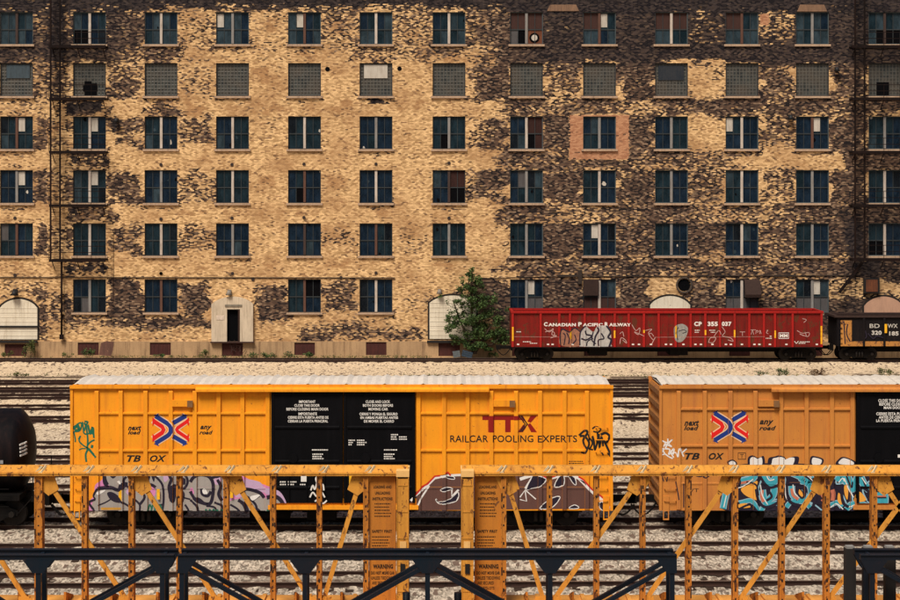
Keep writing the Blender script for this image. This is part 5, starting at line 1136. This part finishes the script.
def gondola_black():
    global SHEET
    D = DG; x0, x1 = X(836, D), X(1120, D); zt = Z(317.5, D); zl = Z(346.3, D); yb = D + 3.0; SHEET = D + .1
    MK = paint('gondola_black', (.005, .0045, .006), (.020, .013, .012), .7, .8, rust=.1, spec=.1); MY2 = paint('gondola_yellow', (.48, .21, .045), (.12, .05, .02), .6, .7, rust=.6, rustcol=(.08, .03, .02), rsc=1.2)
    t = thing('gondola_wagon', ((x0 + x1) / 2, D + 1.5, 0), 'black gondola wagon with yellow sill, cut off by the right edge', 'gondola wagon', 'gondola wagons along the warehouse')
    b = MB(); b.box(x0 + .1, x1, D + .1, D + .16, zl, zt); b.box(x0 + .1, x1, yb - .16, yb - .1, zl, zt); b.box(x0 + .1, x0 + .18, D + .161, yb - .161, zl, zt); b.box(x1 - .08, x1, D + .161, yb - .161, zl, zt); b.box(x0 + .19, x1 - .09, D + .161, yb - .161, zl, zl + .1); b.build('body', MK, t)
    b = MB(); b.box(x0 - .1, x1 + .03, D - .02, D + .2, zt + .002, zt + .15); b.box(x0 - .1, x1 + .03, yb - .2, yb + .02, zt + .002, zt + .15); b.box(x0 - .1, x0 + .15, D + .2, yb - .2, zt + .002, zt + .14); b.build('top_rail', plain('rail_rust_black', (.035, .018, .015), .8), t)
    b = MB(); b.box(X(841, D), X(852, D), D + .06, D + .099, zl, Z(320.5, D)); b.box(X(852.001, D), x1, D + .055, D + .099, zl, Z(341.5, D)); b.build('yellow_panel', MY2, t)
    ribs = []
    for p in (864, 884.5, 905, 930, 960, 990, 1020, 1050, 1080): b = MB(); xx = X(p, D); b.box(xx - .075, xx + .075, D, D + .054, zl + .01, zt - .01); ribs.append((xx - .075, xx + .075, zl, zt, D)); b.build('side_post', MK, t)
    b = MB(); b.box(x0 + .4, x1 - .4, D + 1.1, D + 1.9, .55, zl - .01); b.build('underframe', M_iron, t)
    for k in range(5): pass
    b = MB()
    for k in range(6): zz = zl + .2 + k * .35; b.bar((X(839, D), D + .02, zz), (X(842.5, D), D + .02, zz), .03, .03)
    b.box(X(838.6, D), X(839.2, D), D, D + .05, zl - .3, Z(321, D)); b.build('ladder', MK, t)
    bogie(t, X(861, D), D + 1.6); bogie(t, X(1095, D), D + 1.6); coupler(t, x0, D + 1.6, -1)
    W = lambda s, a, c, u, v, bo=.03: textpolys(s, X(a, D), X(c, D), Z(v, D), Z(u, D), bo)
    y = D + .094
    pale = plain('lettering_pale', (.50, .47, .43), .7)
    mark('lettering', W('BD', 870, 880, 324, 328, .01) + W('WX', 888, 898, 324, 328, .01) + W('320', 872, 882, 330.7, 335, .045) + W('185', 889.5, 899, 331.5, 335.7, .045), y, pale, t, ribs)
    mark('reflector', [PP([(884.6, 324), (887, 324), (887, 333), (884.6, 333)], D)], D - .006, M_yel, t)
    q3 = lambda pts: PP(z2(780, 280, 7.5, pts), D)
    mark('graffiti', [q for s in ([(640, 380), (650, 420), (640, 440)], [(660, 400), (700, 440), (730, 420), (790, 440)], [(480, 310), (490, 480)], [(510, 330), (500, 400), (525, 460)]) for q in stroke(q3(s), .08)], D + .05, NAV, t)
gondola_black()

# ------------------------------------------------------------------ yellow centerbeam cars
DC = 44.0
MC = paint('centerbeam_yellow', (.66, .30, .045), (.26, .09, .02), .75, .75, rust=.52, rustcol=(.14, .05, .02), rsc=1.2, spec=.15)
MCP = paint('centerbeam_posts', (.50, .19, .03), (.22, .07, .015), .6, .75, rust=.66, rustcol=(.085, .030, .015), rsc=1.1, spec=.15)
MCD = paint('centerbeam_deck', (.72, .32, .06), (.40, .16, .05), .5, .8, rust=.15)
MCPL = paint('centerbeam_panel', (.50, .18, .02), (.22, .08, .018), .7, .75, rust=.30, rustcol=(.16, .06, .02))
def centerbeam(xe_p, dirn, posts, panel, diags, lab, cleats, far_x):
    """xe_p: photo px of the outer face of the end bulkhead; dirn: +1 if the car extends to the right"""
    D = DC; zt = Z(465.2, D); zc = Z(474.8, D); zd = 1.14
    xe = X(xe_p, D); xf = far_x; xa, xb = min(xe, xf), max(xe, xf)
    t = thing('centerbeam_car', ((xa + xb) / 2, D, 0), lab, 'centerbeam car', 'yellow centerbeam flat cars')
    # top chord: sloped upper flange + lower face
    b = MB()
    zm = Z(471, D)
    b.prismX([(D - .16, zc), (D - .16, zm - .01), (D - .06, zt), (D + .06, zt), (D + .16, zm - .01), (D + .16, zc)], xa + .02, xb - .02)
    b.box(xa + .03, xb - .03, D - .20, D - .162, zc - .0, zc + .05); b.box(xa + .03, xb - .03, D - .215, D - .162, zm - .05, zm - .02)  # second box: lip added so its shadow draws the seam below the flange
    b.build('top_chord', MC, t)
    for c in cleats:
        b = MB(); x = X(c, D); b.bar((x - .13, D - .13, zm - .02), (x + .02, D - .10, zt - .01), .045, .05); b.bar((x - .02, D - .18, zm - .06), (x + .12, D - .08, zt), .04, .05); b.box(x - .05, x + .05, D - .2, D - .12, zm - .05, zm)
        b.build('tie_down_cleat', paint('cleat_worn', (.62, .50, .30), (.25, .12, .05), .6), t)
    # bulkhead
    x = xe; d = dirn; b = MB()
    zb_t = 4.66
    hb = .45
    b.box(x, x + d * .02, D - hb, D + hb, zd, zb_t - .004); b.box(x + d * .28, x + d * .30, D - hb, D + hb, zd, zb_t - .004)
    b.box(x + d * .0201, x + d * .2799, D - hb + .02, D + hb - .02, zd, zb_t - .2)
    b.box(x - d * .012, x + d * .312, D - hb - .01, D + hb + .01, zb_t - .15, zb_t, 1)
    for k in range(5): zz = zd + .5 + k * .66; b.box(x + d * .03, x + d * .27, D - hb + .008, D - hb + .018, zz, zz + .03)
    b.box(x + d * .06, x + d * .22, D - hb - .004, D - hb + .006, 2.62, 2.9, 1)
    b.build('bulkhead', [MC, paint('bulkhead_cap', (.80, .48, .17), (.4, .18, .06), .4, .7)], t)
    b = MB(); xk = x + d * .15; b.box(xk - .06, xk + .06, D - .46, D - .452, Z(574, D - .45), Z(564, D - .45), 0); b.build('keyslot', plain('slot_black', (.01, .008, .007), .8), t)
    # instruction panel
    p0, p1 = sorted((X(panel[0], D), X(panel[1], D)))
    b = MB(); b.box(p0, p1, D - .05, D + .05, zd, zc - .003); o = b.build('instruction_panel', MCPL, t)
    M_ink = paint('stencil_ink', (.012, .006, .004), (.10, .04, .01), .4, .8)
    y = D - .054; pm = (panel[0] + panel[1]) / 2
    items = [('LOADING AND', pm - 9, pm + 9, 485.2, 488.2), ('UNLOADING', pm - 7.5, pm + 7.5, 491.2, 494.2), ('INSTRUCTIONS', pm - 10, pm + 10, 497, 500), ('SAFETY FIRST', pm - 10.5, pm + 9.5, 529.6, 532.4)]
    pl = []
    for s, a_, c_, u_, v_ in items: pl += textpolys(s, X(a_, D), X(c_, D), Z(v_, D), Z(u_, D), .035)
    for s, a_, c_, u_, v_, bo in [('WARNING', pm - 9.5, pm + 10.5, 563.8, 568.4, .05), ('DO NOT MOVE CAR', pm - 11.3, pm + 12, 571, 574.2, .035), ('UNLESS TIEDOWNS', pm - 11.3, pm + 12, 576, 579.2, .02), ('ARE SECURED', pm - 10.5, pm + 6, 581, 584.2, .02), ('IN KEYSLOTS', pm - 10.5, pm + 6.5, 586.2, 589.2, .02)]: pl += textpolys(s, X(a_, D), X(c_, D), Z(v_, D), Z(u_, D), bo)
    mark('lettering', pl, y, M_ink, o)
    dl = []
    for i, (v, a_, c_) in enumerate([(503, -8, 8), (506.2, -8, 7), (509.4, -8, 8), (512.4, -8, 8.5), (515.4, -8, 8), (536, -10.5, 8), (539.2, -10.5, 6), (542, -10.5, 7), (544.8, -10.5, 5), (547.3, -10, 11)]): dl += dashes(pm + a_, pm + c_, v, 1.0, D, i + 60)
    mark('stencil_lines', dl, y, M_ink, o)
    # posts with oval holes
    for p in posts:
        x = X(p, D); b = MB(); wd = .066 if p not in (39.5,) else .10
        b.box(x - wd, x - wd + .035, D - .14, D + .14, zd, zc - .004); b.box(x + wd - .035, x + wd, D - .14, D + .14, zd, zc - .004)
        b.box(x - wd + .0351, x + wd - .0351, D - .125, D - .10, zd, zc - .005); b.box(x - wd + .0351, x + wd - .0351, D + .10, D + .125, zd, zc - .005)
        z = zd + .2; k = 0
        rr = random.Random(int(p * 7))
        while z < zc - .25:
            b.box(x - .018, x + .018, D - .1285, D - .1255, z, z + rr.uniform(.03, .09), 1); z += .235 * rr.choice((1, 1, 1, 2))
        for k in range(4): z = rr.uniform(zd + .2, zc - .3); xs_ = x + rr.choice((-1, 1)) * (wd - .018); b.box(xs_ - .014, xs_ + .014, D - .1435, D - .1405, z, z + rr.uniform(.04, .22), 1)
        b.build('post', [MCP, plain('slot_black', (.01, .008, .007), .8)], t)
    # diagonals and their gusset plates
    for (a_, u_, c_, v_) in diags:
        p, q = (X(a_, D), D - .02, Z(u_, D)), (X(c_, D), D - .02, max(zd, Z(v_, D)))
        b = MB(); b.bar(p, q, .05, .135, up=(0, 1, 0)) if False else b.bar(p, q, .115, .06, up=(0, -1, 0))
        s = 1 if q[0] > p[0] else -1
        wp = (X(6.5, D) - X(0, D))
        b.prismY([(p[0] - s * .30, zc - .004), (p[0] + s * .22, zc - .004), (p[0] + s * .34, zc - .36), (p[0] + s * .08, zc - .52), (p[0] - s * .14, zc - .34)], D - .07, D - .052)
        g = (q[0], q[2]); b.prismY([(g[0] - .25, zd + .01), (g[0] + .25, zd + .01), (g[0] + .15 - s * .08, zd + .30), (g[0] - .10 - s * .12, zd + .30)], D - .07, D - .052)
        b.build('diagonal_brace', MC, t)
    # deck and frame
    b = MB(); b.box(xa + .0, xb, D - 1.38, D + 1.38, zd - .12, zd - .002); b.box(xa + .6, xb - .6, D - .35, D + .35, .62, zd - .121)
    b.box(xa, xb, D - 1.42, D - 1.382, zd - .32, zd - .001); b.box(xa, xb, D + 1.382, D + 1.42, zd - .32, zd - .001)
    xx = xa + .8
    while xx < xb - .5: b.bar((xx, D - 1.3, zd + .03), (xx + .01, D + 1.3, zd + .03), .10, .06); xx += 1.17
    b.build('deck', MCD, t)
    b = MB(); xx = xa + .5
    while xx < xb - .3:
        for sgn in (1,): b.prismX([(D + .35, zd), (D + 1.25, zd), (D + 1.25, zd + .05), (D + .35, zd + .32)], xx - .03, xx + .03)
        xx += 1.17
    b.build('deck_riser', MCP, t)
    b = MB(); xi = xe + dirn * 1.9; xo = xf - dirn * 1.9
    bogie(t, xi, D); bogie(t, xo, D); coupler(t, xe - dirn * .2, D, -dirn)
postsL2 = [-147, -100.5, -54, -7, 39.5, 85.2, 132, 179.6, 226.5, 273.3, 319.5, 366]
dgL = [(-52, 476, 28, 602), (46, 478, 128, 602), (139, 478, 218, 602), (233, 478, 312, 602), (361, 478, 323, 602), (-145, 476, -66, 602)]
centerbeam(409, -1, postsL2, (369.2, 396), dgL, 'yellow centerbeam flat car on the left, its bulkhead facing the gap', [-4, 42, 89.5, 137, 184, 230, 277, 324, 370], X(-190, DC))
postsR2 = [503.5, 549.3, 596.2, 642.4, 688.2, 734.7, 781.3, 826, 873.3, 920, 966.5, 1013]
dgR = [(506, 478, 544, 602), (640, 478, 552, 602), (730, 478, 644, 602), (823, 478, 738, 602), (920, 478, 826, 602), (880, 478, 962, 602), (1013, 478, 975, 602)]
centerbeam(461.2, 1, postsR2, (474.6, 501), dgR, 'yellow centerbeam flat car on the right, running out of the frame', [501.5, 548, 595, 641, 687, 733, 779, 825, 871, 918], X(1060, DC))

# ------------------------------------------------------------------ dark steel trusses on a flat car
DT = 39.9
MT = paint('truss_blue_black', (.004, .010, .018), (.020, .012, .013), .7, .5, rust=.25, rustcol=(.030, .014, .018), spec=.14)
MT2 = paint('truss_chord_top', (.020, .026, .032), (.012, .010, .010), .5, .5, spec=.5)
def truss(x0p, x1p, nodes, ends, lab, group, slope=0):
    Dn = DT - .30; Df = DT + .30
    x0, x1 = X(x0p, Dn), X(x1p, Dn); ztop = Z(554.3, Dn); zbot = 1.45
    t = thing('steel_truss', ((x0 + x1) / 2, DT, 0), lab, 'steel truss', group)
    for y, nm in ((Dn, 'near'), (Df, 'far')):
        b = MB()
        b.box(x0, x1, y - .06, y + .06, ztop - .125, ztop - .02); b.box(x0, x1, y - .09, y + .09, ztop - .0195, ztop)
        b.box(x0, x1, y - .06, y + .06, zbot, zbot + .13); b.build('chord', [MT], t)
        for nx in nodes:
            b = MB(); x = X(nx, Dn); b.box(x - .055, x + .055, y - .05, y + .05, zbot + .131, ztop - .126); b.build('post', MT, t)
        tops = [nodes[i] for i in range(len(nodes))]
        for (a, c) in ends:
            xa, xc = X(a, Dn), X(c, Dn); s = 1 if xc > xa else -1
            b = MB(); b.bar((xa + s * .1, y, ztop - .30), (xc - s * .1, y, zbot + .2), .09, .12, up=(0, -1, 0)); b.build('diagonal', MT, t)
        for nx in nodes:
            x = X(nx, Dn); b = MB()
            l = max(x - .34, x0); r = min(x + .34, x1)
            b.prismY([(l, ztop - .126), (r, ztop - .126), (min(r, x + .12), ztop - .42), (max(l, x - .12), ztop - .42)], y - .072, y - .062)
            b.prismY([(l, ztop - .126), (r, ztop - .126), (min(r, x + .12), ztop - .42), (max(l, x - .12), ztop - .42)], y + .062, y + .072)
            b.build('gusset_plate', MT, t)
    b = MB()
    for i, nx in enumerate(nodes):
        x = X(nx, Dn); b.box(x - .04, x + .04, Dn + .061, Df - .061, zbot + .02, zbot + .1); b.box(x - .04, x + .04, Dn + .061, Df - .061, ztop - .13, ztop - .05)
    b.build('cross_brace', MT, t)
truss(-75, 174.5, [-72, 38.5, 162.5], [(162.5, 38.5), (-72, 38.5)], 'dark blue-black steel truss cut off by the left edge, its top chord before the tracks', 'dark steel trusses in the foreground')
truss(178, 676.5, [182, 305, 427.5, 550, 672], [(182, 305), (427.5, 305), (427.5, 550), (672, 550)], 'long dark blue-black steel truss in the middle foreground with V-shaped diagonals', 'dark steel trusses in the foreground')
truss(860, 1130, [872, 995, 1118], [(872, 995), (1118, 995)], 'dark blue-black steel truss at the lower right behind timber stakes', 'dark steel trusses in the foreground')
M_stake = paint('stake_timber_black', (.012, .010, .010), (.035, .025, .02), .6, .9); M_cut = plain('stake_cut_end', (.22, .21, .20), .8)
for px, lab in ((849.8, 'black timber stake standing clear to the left of the lower right truss'), (868, 'black timber stake behind the post of the lower right truss'), (889.5, 'black timber stake nearest the right edge behind the truss')):
    D = DT + .85
    t = thing('timber_stake', (X(px, D), D, 1.13), lab, 'stake', 'timber stakes on the flat car')
    b = MB(); x = X(px, D); b.box(x - .12, x + .12, D - .12, D + .12, 1.13, Z(548, D)); b.build('shaft', M_stake, t); b = MB(); b.prismY([(x - .10, Z(548, D) + .001), (x + .10, Z(548, D) + .001), (x + .085, Z(545.8, D) + .0), (x - .085, Z(545.8, D))], D - .11, D + .11); b.build('cut_top', M_cut, t)
for (a, c, lab) in ((-150, 412, 'low dark flat car under the left trusses'), (452, 1190, 'low dark flat car under the right trusses and stakes')):
    D = 39.6; x0, x1 = X(a, D), X(c, D)
    t = thing('flat_car', ((x0 + x1) / 2, D, 0), lab, 'flat car', 'flat cars carrying the steel trusses')
    b = MB(); b.box(x0, x1, D - 1.4, D + 1.4, .98, 1.12); b.box(x0 + .5, x1 - .5, D - .3, D + .3, .6, .979); b.box(x0, x1, D - 1.43, D - 1.402, .8, 1.12)
    b.build('deck', M_iron, t)
    b = MB()
    for k in range(7): xx = x0 + .8 + (x1 - x0 - 1.6) * k / 6; b.box(xx - .1, xx + .1, D - .7, D + 1.3, 1.121, 1.448 if True else 1.3)
    b.build('dunnage', M_stake, t)
    bogie(t, x0 + 1.7, D); bogie(t, x1 - 1.7, D)
    b = MB(); e = x1 if c < 500 else x0; s = 1 if c < 500 else -1
    b.cyl((e - s * .15, D + 1.3, 1.12), (e - s * .15, D + 1.3, Z(592.5, D + 1.3)), .09, 10); b.build('corner_post', MT, t)

# ------------------------------------------------------------------ vegetation
def leafmat(name, a, c):
    n = NT(name); ge = n.t.nodes.new('ShaderNodeObjectInfo')
    r, d, r2 = n.voro((5, 5, 5)); m = n.out(n.mix(r, a, c), .7, 0, .2)
    return m
M_leaf = leafmat('leaf_green', (.012, .030, .010), (.095, .155, .042)); M_leaf2 = leafmat('leaf_olive', (.030, .045, .012), (.13, .14, .04)); M_dry = leafmat('leaf_dry', (.07, .028, .015), (.16, .09, .04))
M_bark = paint('bark', (.07, .045, .03), (.02, .014, .01), .6, .95)
def leaves(b, c, rad, n, size, r, flat=1.0):
    for _ in range(n):
        v = Vector((r.gauss(0, 1), r.gauss(0, 1), r.gauss(0, 1))).normalized() * (r.random() ** .45)
        p = Vector(c) + Vector((v.x * rad[0], v.y * rad[1], v.z * rad[2]))
        a = Vector((r.uniform(-1, 1), r.uniform(-1, 1), r.uniform(-.6, .6))).normalized(); u = a.cross(Vector((r.uniform(-1, 1), r.uniform(-1, 1), r.uniform(.2, 1)))).normalized()
        s = size * r.uniform(.6, 1.3)
        b.poly([p - a * s, p + u * s * .5, p + a * s, p - u * s * .5])
def tree():
    D = 124.75; r = random.Random(12); bx = X(474, D)
    t = thing('leafy_tree', (bx, D, -.2), 'small bushy green tree growing against the warehouse beside the red gondola', 'tree')
    W = lambda px, py, dy=0: Vector((X(px, D), D + dy, Z(py, D)))
    tr = MB(); cr = MB()
    limbs = [[(475, 354), (474, 335), (472, 315), (471, 295), (472, 272)], [(473, 352), (466, 335), (458, 315), (453, 300)], [(476, 352), (485, 335), (494, 322), (499, 312)], [(474, 340), (480, 318), (484, 300), (482, 287)], [(475, 345), (492, 345), (503, 335)], [(472, 325), (462, 320), (450, 326)]]
    tips = []
    for i, L in enumerate(limbs):
        pts = [W(a, c, r.uniform(-.25, .2) * (k > 0)) for k, (a, c) in enumerate(L)]
        for k, (p, q) in enumerate(zip(pts, pts[1:])):
            r0 = (.13 if i == 0 else .08) * (1 - k / len(pts)) + .015; tr.cyl(p, q, r0, 7, 0, r0 * .75)
            if k > 0:
                for _ in range(5):
                    s = p.lerp(q, r.random()); e = s + Vector((r.uniform(-.9, .9), r.uniform(-.45, .35), r.uniform(-.15, .6))); tr.cyl(s, e, .02, 4, 0, .006); tips.append(e)
    tr.build('trunk', M_bark, t, fix=False)
    # crown envelope by (px,py,rx,rz) clumps in metres
    clumps = [(471, 272, .45, .45), (475, 280, .6, .5), (467, 283, .45, .4), (480, 291, .7, .55), (466, 292, .7, .5), (473, 300, .9, .6), (486, 303, .8, .6), (459, 303, .55, .5), (465, 312, .9, .6), (480, 313, 1.0, .7), (494, 315, .8, .7), (452, 318, .5, .45), (458, 326, .9, .6), (472, 325, 1.1, .8), (488, 326, 1.1, .8), (500, 327, .7, .7), (449, 331, .35, .35), (463, 337, .9, .6), (477, 338, 1.1, .7), (492, 337, 1.0, .7), (503, 338, .5, .5), (470, 346, .7, .35), (484, 346, .8, .35)]
    for px, py, rx, rz in clumps:
        c = W(px + r.uniform(-1, 1), py, r.uniform(-.35, .15))
        for _ in range(5):
            cc = c + Vector((r.uniform(-rx, rx) * .7, r.uniform(-.5, .3), r.uniform(-rz, rz) * .7)); leaves(cr, cc, (rx * .46, .38, rz * .40), int(r.uniform(60, 170) * rx), .08, r)
    for e in tips: leaves(cr, e, (.24, .2, .22), 22, .09, r)
    cr.build('crown', M_leaf, t, fix=False)
tree()
def weed(px, D, wdt, h, lab, mat, n=120, group='weeds along the warehouse and gravel strip', seed=0):
    r = random.Random(seed + int(px * 3)); x = X(px, D)
    t = thing('weed_clump', (x, D, -.22), lab, 'weeds', group)
    b = MB(); c = MB()
    for k in range(int(6 + wdt * 4)):
        bx = x + r.uniform(-wdt, wdt) * .7; tp = Vector((bx + r.uniform(-.2, .2), D + r.uniform(-.15, .15), -.2 + h * r.uniform(.5, 1)))
        b.cyl((bx, D, -.24), tp, .012, 4, 0, .005)
        leaves(c, tp - Vector((0, 0, h * .25)), (.14 + wdt * .12, .16, h * .3), int(n / (6 + wdt * 4)) + 4, .06, r)
    b.build('stems', M_bark, t, fix=False); c.build('foliage', mat, t, fix=False)
DWW = 125.2
weed(30.5, DWW, .55, 1.35, 'tall green weed clump beneath the far left sheet door', M_leaf2, 600)
weed(8, DWW, .4, .55, 'small weed clump in the far left corner under the sheet door', M_leaf2, 160)
weed(88, DWW, .6, .75, 'green weed clump before the basement shutter under the left fire escape', M_leaf, 260)
weed(66, DWW, .4, .5, 'thin weed clump right of the far left sheet door', M_leaf2, 120)
weed(160, DWW, .5, .35, 'low weed clump before the second basement shutter', M_leaf, 160)
weed(204, DWW, .5, .7, 'weed clump just left of the concrete doorway', M_leaf2, 220)
weed(262, DWW, 1.2, .5, 'broad low weed clump just right of the concrete doorway', M_leaf, 420)
weed(300, DWW, 1.3, .5, 'broad low weed clump before the basement shutter right of the concrete doorway', M_leaf, 420)
weed(492, DWW, .7, .5, 'low weed clump at the foot of the tree', M_leaf, 200)
DGW = 112.3
weed(762, DGW, .35, .6, 'thin green weed on the gravel above the right boxcar, leftmost of its row', M_leaf, 110)
weed(782.5, DGW, .5, .6, 'green and brown weed clump on the gravel, second in its row', M_leaf, 240)
weed(817, DGW, .5, .65, 'reddish dry weed clump on the gravel, third in its row', M_dry, 240)
weed(888 - 2, DGW, .55, .6, 'brown weed clump on the gravel nearest the right edge', M_leaf2, 220)
weed(20, 112.4, .4, .35, 'low weed on the gravel at the left edge', M_leaf2, 120)
# scattered low growth nobody could count
def lowgrowth():
    r = random.Random(3); b = MB()
    for _ in range(420):
        px = r.uniform(100, 430) if r.random() < .6 else r.uniform(0, 900); D = 125.35 + r.uniform(-.2, .15)
        if 430 < px < 1000: continue
        leaves(b, (X(px, D), D, -.12), (.15, .1, .14), 7, .05, r)
    for _ in range(500):
        px = r.uniform(-20, 920); D = 112.9 + r.gauss(0, .6)
        if math.sin(px * .05) + math.sin(px * .013 + 1) + (1.0 if px > 600 else 0) < .4: continue
        leaves(b, (X(px, D), D, -.16), (.22, .18, .10), 5, .05, r)
    o = b.build('ground_cover', M_leaf2, None, fix=False); tag(o, 'sparse low weeds along the wall foot and the gravel strip', 'ground cover', kind='stuff')
lowgrowth()

# ------------------------------------------------------------------ junk
D = 124.9
t = thing('rusty_sheet', (X(106, D), D, -.2), 'rusty sheet leaning on the wall under the left fire escape', 'metal sheet')
b = MB(); p = [(99, 355), (101, 343), (107, 341), (114, 342), (113, 350), (111, 356)]; b.prismY(PP(p, D), D - .05, D + .0); b.build('sheet', paint('junk_rust', (.16, .075, .055), (.05, .03, .025), .8, .9, rust=.4, rustcol=(.30, .16, .10), rsc=.6), t)
D = 124.0
for px, rot, mm, lab in ((457, -.15, plain('junk_grey', (.12, .135, .14), .7), 'grey discarded crate under the tree, beside the blue one'), (466.5, .25, plain('junk_blue', (.035, .055, .08), .6), 'blue-grey discarded crate under the tree, nearer the gondola')):
    t = thing('discarded_crate', (X(px, D), D + .4, -.17), lab, 'crate', 'crates dumped under the tree'); w_ = .22 if px < 460 else .34
    x = X(px, D); b = MB(); b.box(x - w_, x + w_, D + .2, D + .6, -.16, -.12)
    for yy in (D + .2, D + .57):
        for z in (-.119, .02, .16): b.box(x - w_, x + w_, yy, yy + .03, z, z + .1)
    for xx in (x - w_ - .031, x + w_ + .001): b.box(xx, xx + .03, D + .2, D + .6, -.16, .26)
    b.build('basket', mm, t); t.rotation_euler = (0, rot, 0); t.location.z = -.05
print('objects', len(COL.objects))
